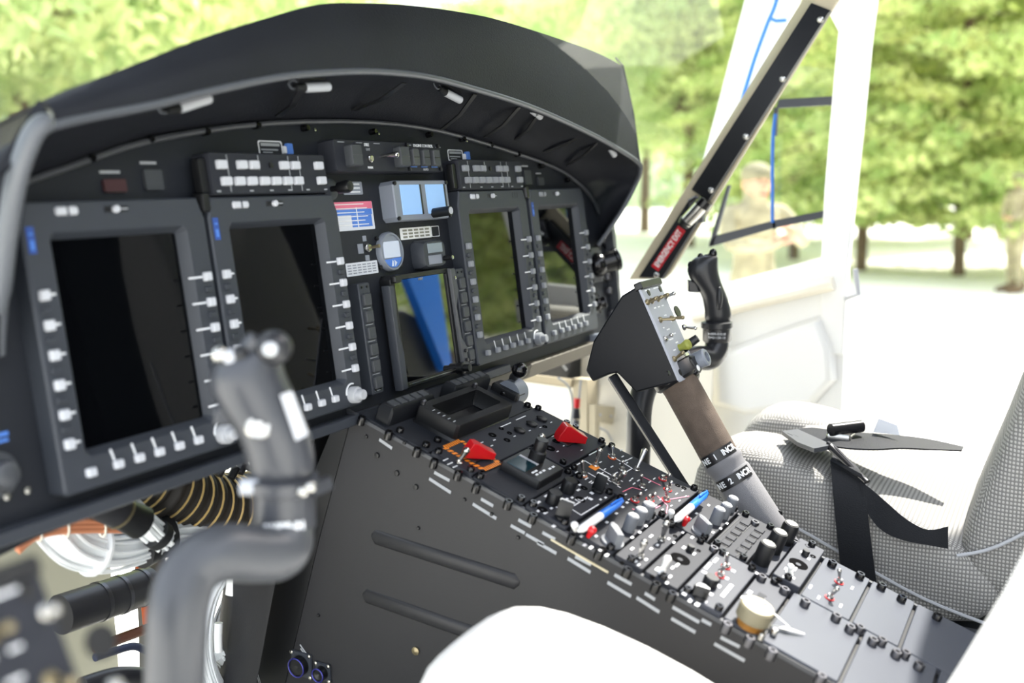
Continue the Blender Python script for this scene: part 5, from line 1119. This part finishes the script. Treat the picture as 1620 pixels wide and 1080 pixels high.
# structure under the right half of the panel
fr = thing('nose_frame', 'beige riveted frame and brackets under the right end of the panel', 'frame', yp(940, 640, .12)); o = fr.matrix_world.translation.copy()
def yb(pts, y, th_, nm, m='beige', bev=.0015): return plate([yp(*p, y) - o for p in pts], (0, th_, 0), nm, m, fr, bev)
yb([(830, 590), (935, 603), (935, 617), (830, 603)], .16, .05, 'cross_beam'); yb([(929, 600), (945, 598), (945, 720), (929, 712)], .12, .04, 'upright')
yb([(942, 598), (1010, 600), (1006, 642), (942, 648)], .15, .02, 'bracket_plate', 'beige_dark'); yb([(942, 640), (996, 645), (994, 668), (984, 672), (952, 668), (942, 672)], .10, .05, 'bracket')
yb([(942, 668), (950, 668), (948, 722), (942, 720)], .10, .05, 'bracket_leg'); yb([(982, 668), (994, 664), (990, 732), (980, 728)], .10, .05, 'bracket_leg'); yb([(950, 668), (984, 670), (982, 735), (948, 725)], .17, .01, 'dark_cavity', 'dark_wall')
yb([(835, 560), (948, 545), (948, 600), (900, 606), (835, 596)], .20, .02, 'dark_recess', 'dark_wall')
for q in ((949, 656), (966, 658), (984, 660), (987, 672), (945, 700)): p = yp(*q, .097) - o; MB().lathe([(.004, 0), (.0035, .003), (0, .0035)], p, (0, -1, 0), 8).build('rivet', 'lightgrey', fr)
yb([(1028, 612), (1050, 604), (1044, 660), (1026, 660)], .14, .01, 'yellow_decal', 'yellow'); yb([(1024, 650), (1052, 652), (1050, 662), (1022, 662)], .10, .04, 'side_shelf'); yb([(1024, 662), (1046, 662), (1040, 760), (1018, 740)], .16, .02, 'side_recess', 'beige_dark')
for pts, r, m in (([(884, 598), (900, 612), (906, 640), (903, 672)], .003, 'wire_grey'), ([(919, 600), (916, 630), (913, 650)], .003, 'wire_grey'), ([(948, 676), (962, 685), (970, 705)], .003, 'lightgrey'), ([(864, 562), (880, 566), (896, 585)], .003, 'wire_grey'), ([(1054, 640), (1050, 690), (1036, 730), (1026, 740)], .003, 'wire_grey')):
    MB().tube(smooth_path([yp(*p, .10) - o for p in pts], 4), r, 8).build('cable', m, fr)
MB().tube([yp(913, 630, .10) - o, yp(912, 645, .10) - o], .008, 10).build('red_connector', 'red', fr); MB().tube([yp(912, 646, .10) - o, yp(911, 662, .10) - o], [.007, .011], 10).build('black_connector', 'black', fr); MB().tube([yp(912, 664, .10) - o, yp(908, 690, .10) - o], .008, 10).build('steel_connector', 'darkmetal', fr)
fa = struct(plate([V((1.15, -.02, .75)), V((1.74, -.02, .75)), V((1.74, .75, .90)), V((1.15, .75, .90))], (0, 0, -.02), 'floor_nose', 'cream'))
k = MB(); rows = []
for i in range(9):
    a = i / 8; rows.append([V((1.70 - .10 * math.cos(a * PI / 2) * 0 + .0, -.15 + .75 * j / 6, .75 + .55 * a)) + V((-.14 * (1 - a) ** 2, 0, 0)) for j in range(7)])
k.grid(rows, .01); struct(k.build('wall_side_nose', 'cream'))

# ================================================================== LEFT FOOTWELL under the panel
YF = .16
struct(plate([V((-.45, .52, .70)), V((.47, .52, .70)), V((.47, .52, 1.45)), V((-.45, .52, 1.45))], (0, .02, 0), 'wall_front', 'bulkhead'))
struct(plate([V((-.45, -.15, .70)), V((.45, -.15, .70)), V((.45, .54, .72)), V((-.45, .54, .72))], (0, 0, -.02), 'floor_footwell', 'bulkhead'))
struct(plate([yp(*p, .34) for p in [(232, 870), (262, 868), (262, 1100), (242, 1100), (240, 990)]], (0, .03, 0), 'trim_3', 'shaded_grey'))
def yt(pts, y, r, nm, m, lab, cat, n=16, ang=60, k=5, flat=1.0):
    q = smooth_path([yp(p[0], p[1], p[2] if len(p) > 2 else y) for p in pts], k)
    rr_ = r if not isinstance(r, list) else [r[0] + (r[1] - r[0]) * i / (len(q) - 1) for i in range(len(q))]
    o_ = MB().tube([p - q[0] for p in q], rr_, n).build(nm, m, ang=ang); o_.location = q[0]
    if lab: tag(o_, lab, cat)
    return o_, q
def bundle(pts, y, R, nst, nm, m, lab, cat, ties=()):
    q = smooth_path([yp(p[0], p[1], y) for p in pts], 5); t = thing(nm, lab, cat, q[0]); k = MB(); rnd = random.Random(5)
    for i in range(nst):
        a = rnd.random() * 2 * PI; rr_ = R * math.sqrt(rnd.random()); w0 = rnd.uniform(-.4, .4); path = []
        for j, p in enumerate(q):
            T = (q[min(j + 1, len(q) - 1)] - q[max(j - 1, 0)]).normalized(); N = T.cross(V((0, 1, 0))).normalized(); B = T.cross(N); aa = a + w0 * j / len(q) * 3
            path.append(p - q[0] + N * math.cos(aa) * rr_ + B * math.sin(aa) * rr_)
        k.tube(path, .0024, 6)
    MB().tube([p - q[0] for p in q], R * .8, 14).build('bundle_core', m, t); k.build('wire_strands', m, t)
    for f_, mm_, wd in ties:
        j = int(f_ * (len(q) - 1)); T = (q[min(j + 1, len(q) - 1)] - q[max(j - 1, 0)]).normalized(); c = q[j] - q[0]
        MB().tube([c - T * wd, c + T * wd], R * 1.22, 18).build('tie', mm_, t)
    return t
bundle([(70, 815), (90, 838), (120, 862), (170, 872), (215, 862), (250, 845), (285, 838), (330, 838)], .16, .027, 46, 'wire_harness', 'wire_white', 'thick bundle of white wires sagging below the leftmost display', 'wire harness', ((.60, 'rubber', .006), (.72, 'rubber', .008), (.38, 'wire_white', .002)))
bundle([(185, 790), (215, 815), (240, 838), (262, 855)], .12, .016, 22, 'wire_harness', 'wire_white', 'short white wire bundle crossing behind the black cable boot', 'wire harness', ((.8, 'rubber', .006),))
bundle([(370, 885), (340, 925), (325, 970), (322, 1020), (332, 1065), (350, 1100)], .20, .013, 30, 'wire_harness', 'wire_white', 'white wire bundle hanging upright beside the console', 'wire harness')
bundle([(345, 1035), (362, 1050), (372, 1080), (380, 1110)], .20, .012, 16, 'wire_harness', 'wire_white', 'short white wire bundle at the bottom beside the console', 'wire harness')
bundle([(372, 900), (366, 950), (352, 985), (348, 1030)], .24, .014, 16, 'wire_harness', 'wire_grey', 'grey wire bundle behind the hanging white one', 'wire harness')
o_, q = yt([(370, 895), (372, 915), (370, 940)], .17, .0125, 'cable_sleeve', 'white', 'white sleeve with pale blue wires at the top of the hanging bundle', 'cable sleeve')
yt([(346, 985), (345, 1010), (346, 1030)], .18, .006, 'cable_sleeve', 'white', 'thin white sleeved cable hanging beside the console', 'cable sleeve')
for i, (dy, lb) in enumerate(((0, 'top copper coloured tube of three above the white harness'), (7, 'middle copper coloured tube of three above the white harness'), (14, 'bottom copper coloured tube of three above the white harness'))):
    o_, q = yt([(28, 862 + dy * .7), (55, 836 + dy), (95, 826 + dy), (150, 824 + dy), (215, 830 + dy * .6)], .10, .0042, 'copper_tube', 'copper', lb, 'tube'); o_['group'] = 'copper tubes above the harness'
for (px, py, lb) in ((60, 838, 'leftmost'), (103, 832, 'middle'), (161, 832, 'rightmost')):
    c = yp(px, py, .10); o_ = MB().tube([V((0, .007 * math.cos(a) , .013 * math.sin(a))) for a in [2 * PI * i / 14 for i in range(15)]], .0014, 6).build('lacing_tie', 'cream'); o_.location = c; tag(o_, lb + ' cream lacing tie around the copper tubes', 'tie', 'lacing ties on the copper tubes')
bt_ = thing('cable_boot', 'fat black rubber boot and pale braid poking out under the panel', 'cable boot', yp(180, 800, .08)); o = bt_.matrix_world.translation.copy()
MB().tube([yp(140, 785, .08) - o, yp(175, 802, .08) - o, yp(192, 812, .08) - o], [.022, .021, .020], 20).build('boot_body', 'hose_black', bt_); MB().tube([yp(190, 810, .08) - o, yp(222, 826, .08) - o], [.019, .021], 20).build('boot_end', 'black', bt_)
MB().tube([yp(188, 809, .08) - o, yp(191, 811, .08) - o], .0215, 20).build('boot_band', 'brass', bt_)
# corrugated duct
dpts = smooth_path([yp(x, y, .17) for x, y in ((205, 752), (250, 768), (300, 790), (350, 800), (400, 790), (440, 780))], 12)
dk = thing('air_duct', 'black corrugated air duct with tan spiral rings under the second display', 'duct', dpts[0])
rr_ = []
for i in range(len(dpts)): rr_.append(.040 + .0022 * math.cos(i * PI / 2))
rr_ = [r * (1.15 if 10 < i < 40 else 1.05) for i, r in enumerate(rr_)]
MB().tube([p - dpts[0] for p in dpts], rr_, 26).build('duct_hose', 'duct', dk, ang=80)
for i in range(2, len(dpts) - 2, 4):
    T = (dpts[i + 1] - dpts[i - 1]).normalized(); N = T.cross(V((0, 0, 1))).normalized(); B = T.cross(N); r = rr_[i] + .0035
    MB().tube([dpts[i] - dpts[0] + (N * math.cos(a) + B * math.sin(a)) * r + T * .006 * math.cos(a) for a in [2 * PI * j / 28 for j in range(29)]], .0016, 6, cap=False).build('spiral_ring', 'duct_wire', dk)
bh = thing('black_hose', 'glossy black hose with three clamps in the dark left footwell', 'hose', yp(170, 945, .30)); o = bh.matrix_world.translation.copy()
a, b = yp(95, 972, .30) - o, yp(236, 925, .30) - o
MB().tube([a, b], .028, 24).build('hose_body', 'hose_black', bh)
for f_ in (.42, .65, .90): c = a.lerp(b, f_); d = (b - a).normalized() * .003; MB().tube([c - d, c + d], .0292, 24).build('hose_clamp', 'darkmetal', bh)
yt([(222, 880), (224, 905), (230, 940), (234, 985)], .33, .008, 'orange_tube', 'orange_tube', 'orange tube standing upright beside the end of the black hose', 'tube')
yt([(150, 1026), (195, 1008), (245, 990)], .28, .0075, 'brown_band', 'brown_band', 'dull brown strip running below the black hose', 'strip', flat=.6)
yt([(150, 1040), (180, 1030), (212, 1022), (235, 1032), (250, 1048)], .24, .0055, 'braided_hose', 'hose_blue', 'dark blue braided hose at the lower left behind the stick tube', 'hose')
yt([(130, 1085), (190, 1068), (250, 1072)], .20, .012, 'black_cable', 'hose_black', 'thick black cable along the bottom edge behind the stick', 'cable')
struct(plate([xp(*p, .40) for p in [(418, 835), (452, 835), (402, 1100), (352, 1100), (362, 1000), (375, 900)]], (.02, .04, 0), 'trim_4', 'pedestal'))
yt([(392, 740), (420, 742), (470, 735), (500, 700)], .10, .004, 'thin_cable', 'rubber', 'thin black cable under the second display', 'cable')
ct = thing('cable_connector', 'cluster of dark cable connectors under the second display', 'connector', yp(340, 745, .12)); o = ct.matrix_world.translation.copy()
for (x, y, r, m) in ((322, 742, .008, 'lightgrey'), (345, 752, .006, 'darkmetal'), (365, 756, .006, 'black'), (378, 748, .007, 'darkmetal'), (352, 738, .009, 'black')): p = yp(x, y, .12) - o; MB().tube([p, p + V((.012, 0, .012))], r, 10).build('plug', m, ct)

# ================================================================== OUTSIDE: trees, hill, people
def leafcloud(k, c, r, n, size, rnd, flat=1.0):
    vs = k.v; fs = k.f
    for _ in range(n):
        while True:
            p = V((rnd.uniform(-1, 1), rnd.uniform(-1, 1), rnd.uniform(-1, 1)))
            if p.length < 1: break
        p = V((p.x * r, p.y * r, p.z * r * flat)) + c; s = size * rnd.uniform(.6, 1.3)
        a = V((rnd.gauss(0, 1), rnd.gauss(0, 1), rnd.gauss(0, .7))).normalized(); b = a.orthogonal().normalized(); b = Matrix.Rotation(rnd.uniform(0, 6.3), 3, a) @ b; d = a.cross(b); o = len(vs)
        vs.extend([p - b * s, p - d * s * .5, p + b * s, p + d * s * .5]); fs.append((o, o + 1, o + 2, o + 3))
def conifer(seed, H=9.0):
    rnd = random.Random(seed); k = MB(); br = MB()
    tr = MB().tube([V((0, 0, 0)), V((.05, 0, H * .3)), V((0, .04, H * .7)), V((0, 0, H))], [.11, .10, .06, .015], 8)
    z = .9
    while z < H:
        f_ = 1 - (z - .6) / H; L = 2.9 * f_ ** .8 + .2; nb = 6
        for i in range(nb):
            a = rnd.uniform(0, 2 * PI); l = L * rnd.uniform(.7, 1.1); d = V((math.cos(a), math.sin(a), 0)); 
            br.tube([V((0, 0, z)), d * l * .5 + V((0, 0, z + .10 * l)), d * l + V((0, 0, z - .05 * l))], [.03, .02, .006], 5)
            m = max(2, int(l / .35))
            for j in range(m):
                g = (j + 1) / m; leafcloud(k, d * l * g + V((0, 0, z + .12 * l * math.sin(g * 2.4) - .08 * l * g)), .28 + .22 * (1 - abs(g - .6)), 26, .085, rnd, .35)
        z += .33
    return tr, br, k
def broad(seed, H=8.0):
    rnd = random.Random(seed); k = MB(); br = MB(); tr = MB().tube([V((0, 0, 0)), V((.06, .03, H * .25)), V((0, 0, H * .6))], [.16, .13, .05], 8)
    for i in range(48):
        a = rnd.uniform(0, 2 * PI); e = rnd.uniform(-.4, 1); R = H * .34 * math.sqrt(max(.05, 1 - e * e * .8)) * rnd.uniform(.4, 1); c = V((math.cos(a) * R, math.sin(a) * R, H * .52 + e * H * .40))
        br.tube([V((0, 0, H * .35)), c * .6 + V((0, 0, H * .14)), c], [.025, .015, .005], 5); leafcloud(k, c, H * .15, 720, .092, rnd, .8)
    return tr, br, k
PRO = {}
def tree(kind, seed, loc, sc, rz, label):
    key = (kind, seed); t = thing('conifer_tree' if kind == 'c' else 'broadleaf_tree', label, 'tree', None, 'trees beyond the apron')
    if key not in PRO:
        tr, br, k = (conifer if kind == 'c' else broad)(seed)
        a = tr.build('trunk', 'bark', t); b = br.build('branches', 'bark', t); me = k.build('foliage', 'needles' if kind == 'c' else 'leaves', t); PRO[key] = (a, b, me)
    else:
        for s_ in PRO[key]: c = s_.copy(); COL.objects.link(c); c.parent = t
    t.location = loc; t.scale = (sc,) * 3; t.rotation_euler = (0, 0, rz); return t
g = zp(1362, 428, 0); tree('c', 1, g, .92, .3, 'bushy conifer with thin trunk just right of the white door post')
g = zp(1516, 436, 0); tree('c', 2, g, 1.0, 1.3, 'large yellow green conifer at the right side of the picture')
g = zp(1640, 425, 0); tree('c', 1, g, 1.1, 2.3, 'conifer cut off by the right edge behind the standing person')
g = zp(1450, 405, 0); tree('c', 2, g + V((5, 2, 0)), 1.35, 4.1, 'taller conifer standing behind between the two front conifers')
g = zp(1570, 405, 0); tree('c', 1, g + V((6, 1, 0)), 1.3, 5.0, 'conifer in the back row left of the standing person')
g = zp(1255, 410, 0); tree('c', 1, g, 1.0, 3.3, 'conifer seen through the door window')
for i, (px, d, s_, kd, sd, lb) in enumerate(((1090, 26, 1.15, 'b', 3, 'broadleaf tree seen between hood and window pillar'), (1180, 32, 1.2, 'b', 4, 'farther broadleaf tree left of the door window'), (1020, 34, 1.2, 'b', 4, 'broadleaf tree rising just behind the right corner of the hood'),
        (-130, 13, 1.2, 'b', 3, 'broadleaf tree at the upper left corner'), (190, 17, 1.30, 'b', 4, 'broadleaf tree above the left part of the hood'), (300, 22, 1.28, 'b', 3, 'farthest right of the broadleaf trees in the upper left'), (40, 19, 1.4, 'b', 4, 'tree at the left edge partly hidden by the hood wing'), (120, 26, 1.8, 'b', 3, 'tall tree in the back row at the upper left'), (900, 46, 1.3, 'b', 3, 'small pale tree top just above the hood'), (760, 52, 1.45, 'b', 4, 'distant tree top above the middle of the hood'))):
    r = ray(px, 285); r.z = 0; r.normalize(); p = CAM + r * d; tree(kd, sd, V((p.x, p.y, 0)), s_, i * 1.7, lb)
# more trees where the screens look (to the rear right)
for i, (x, y, s_, kd, sd) in enumerate(((14, -7, 1.1, 'c', 1), (17, -11, 1.2, 'c', 2), (11, -12, 1.1, 'b', 3), (20, -5, 1.2, 'c', 2), (23, -15, 1.4, 'b', 4), (16, -17, 1.3, 'c', 1))):
    tree(kd, sd, V((x, y, 0)), s_, i * 2.1, 'tree mirrored in the flight displays, ' + ('nearest', 'second', 'leftmost', 'rightmost', 'tallest', 'farthest')[i] + ' of that row')
# wooded hill
k = MB(); rows = []; rnd = random.Random(9)
for i in range(26):
    rw = []
    for j in range(70):
        a = math.radians(-35 + 130 * j / 69); D = 62 + i * 5; h_ = 26 * math.sin(min(1, i / 22) * PI / 2) * (.55 + .45 * math.sin(a * 3.1 + 1.2) ** 2) * (1.1 - .35 * j / 69) + rnd.uniform(-.9, .9) * (1 if i else 0)
        rw.append(V((D * math.cos(a), D * math.sin(a), h_ if i else -.3)))
    rows.append(rw)
k.grid(rows); struct(k.build('wooded_hill', 'hillgreen', ang=180))
hb = MB(); rnd = random.Random(3)
for _ in range(900):
    i = rnd.randint(1, 24); j = rnd.randint(0, 69); c = rows[i][j]; leafcloud(hb, c + V((rnd.uniform(-2, 2), rnd.uniform(-2, 2), 1.5)), 2.3, 22, .9, rnd, 1.1)
o = hb.build('hill_forest', 'hillgreen'); o['kind'] = 'stuff'; o['label'] = 'hazy green forest covering the hill in the distance'; o['category'] = 'forest'

def person(loc, rz, H, label, arms, m='camo'):
    t = thing('person', label, 'person', Matrix.Translation(loc) @ Matrix.Rotation(rz, 4, 'Z'))
    s = H / 1.75
    J = {'pel': (0, 0, .95), 'wst': (0, 0, 1.08), 'chs': (0, .01, 1.30), 'nk': (0, .01, 1.47), 'hd': (0, -.01, 1.57), 'tp': (0, -.01, 1.68),
         'hl': (.10, 0, .90), 'kl': (.115, -.03, .50), 'al': (.12, .02, .09), 'tl': (.13, -.14, .03), 'hr': (-.10, 0, .90), 'kr': (-.12, .02, .50), 'ar': (-.14, .06, .09), 'tr': (-.15, -.10, .03),
         'sl': (.19, .01, 1.42), 'sr': (-.19, .01, 1.42), **arms}
    R = {'pel': .15, 'wst': .135, 'chs': .155, 'nk': .06, 'hd': .085, 'tp': .075, 'hl': .10, 'kl': .068, 'al': .05, 'tl': .04, 'hr': .10, 'kr': .068, 'ar': .05, 'tr': .04, 'sl': .07, 'sr': .07, 'el': .048, 'wl': .034, 'er': .048, 'wr': .034, 'fl': .03, 'fr': .03}
    E_ = [('pel', 'wst'), ('wst', 'chs'), ('chs', 'nk'), ('nk', 'hd'), ('hd', 'tp'), ('pel', 'hl'), ('hl', 'kl'), ('kl', 'al'), ('al', 'tl'), ('pel', 'hr'), ('hr', 'kr'), ('kr', 'ar'), ('ar', 'tr'), ('chs', 'sl'), ('sl', 'el'), ('el', 'wl'), ('wl', 'fl'), ('chs', 'sr'), ('sr', 'er'), ('er', 'wr'), ('wr', 'fr')]
    ks = list(J); me = bpy.data.meshes.new('body'); me.from_pydata([tuple(V(J[k_]) * s) for k_ in ks], [(ks.index(a), ks.index(b)) for a, b in E_], []); me.update()
    o = bpy.data.objects.new('body', me); COL.objects.link(o); o.parent = t; md = o.modifiers.new('skin', 'SKIN'); me.materials.append(MATS[m])
    for i, k_ in enumerate(ks): sv = me.skin_vertices[0].data[i]; sv.radius = (R[k_] * s * (.95 if k_ in ('pel', 'wst', 'chs') else 1), R[k_] * s * (.7 if k_ in ('pel', 'wst', 'chs') else 1)); sv.use_root = (k_ == 'pel')
    sb = o.modifiers.new('sub', 'SUBSURF'); sb.levels = 2; sb.render_levels = 2; md.use_smooth_shade = True
    hd = V(J['hd']) * s
    f = MB().ell(hd + V((0, -.008, .02)) * s, (.078 * s, .098 * s, .115 * s), 18, 14); f.tube([hd + V((0, -.10, .02)) * s, hd + V((0, -.125, -.005)) * s, hd + V((0, -.10, -.015)) * s], [.010 * s, .016 * s, .012 * s], 8)
    for sx in (-1, 1): f.ell(hd + V((sx * .080, .01, .012)) * s, (.012 * s, .02 * s, .032 * s), 8, 6)
    f.build('face', 'skin', t)
    for sx in (-1, 1): MB().ell(hd + V((sx * .030, -.096, .035)) * s, (.011 * s, .007 * s, .007 * s), 8, 6).build('eye', 'black', t)
    MB().ell(hd + V((0, -.097, -.05)) * s, (.025 * s, .01 * s, .007 * s), 8, 6).build('mouth', 'red_label', t)
    c = MB(); c.ell(hd + V((0, .0, .075)) * s, (.095 * s, .112 * s, .075 * s), 16, 10); c.prism([(.07 * math.cos(a) * s, (-.10 - .07 * math.sin(a)) * s) for a in [PI * i / 8 for i in range(9)]][::-1], [(hd.z + .062 * s, 0), (hd.z + .070 * s, 0)]); c.build('cap', 'cap', t)
    for q in ('l', 'r'):
        wv_ = V(J['w' + q]) * s; fv = V(J['f' + q]) * s; d = (fv - wv_).normalized(); sd = d.orthogonal().normalized(); k = MB(); k.tube([wv_, wv_ + d * .05 * s, wv_ + d * .09 * s], [.03 * s, .042 * s, .036 * s], 10, flat=.5)
        for i, l in enumerate((.065, .078, .072, .055)): b = wv_ + d * .085 * s + sd * (i - 1.5) * .019 * s; k.tube([b, b + d * l * .5 * s, b + d * l * s - d.cross(sd) * .012 * s], [.009 * s, .0085 * s, .007 * s], 7)
        k.tube([wv_ + d * .03 * s + sd * .03 * s, wv_ + d * .06 * s + sd * .055 * s, wv_ + d * .09 * s + sd * .06 * s], [.011 * s, .010 * s, .008 * s], 7); k.build('hand', 'skin', t)
        av = V(J['a' + q]) * s; tv = V(J['t' + q]) * s; MB().tube([av + V((0, .02, .08)), av + V((0, .02, -.01)), av.lerp(tv, .6) + V((0, 0, -.01)), tv + V((0, -.06, -.0)) ], [.062, .066, .058, .035], 12).build('boot', 'boot', t)
    return t
r = ray(1612, 300); r.z = 0; r.normalize(); p = CAM + r * 16.0
person(V((p.x, p.y, 0)), math.atan2(r.y, r.x) - PI / 2 - .9, 1.74, 'person in pale camouflage uniform and cap standing on the bright apron at the right edge', {'el': (.27, -.02, 1.17), 'wl': (.20, -.20, 1.08), 'fl': (.14, -.26, 1.08), 'er': (-.27, .0, 1.16), 'wr': (-.27, -.06, .92), 'fr': (-.27, -.08, .84)})
r = ray(1195, 300); r.z = 0; r.normalize(); p = CAM + r * 6.6
person(V((p.x, p.y, 0)), math.atan2(r.y, r.x) - PI / 2 + .5, 1.80, 'person in camouflage uniform standing close outside, seen through the door window', {'el': (.25, -.16, 1.22), 'wl': (.10, -.30, 1.30), 'fl': (.03, -.32, 1.33), 'er': (-.25, -.16, 1.22), 'wr': (-.08, -.32, 1.22), 'fr': (-.01, -.34, 1.25)})
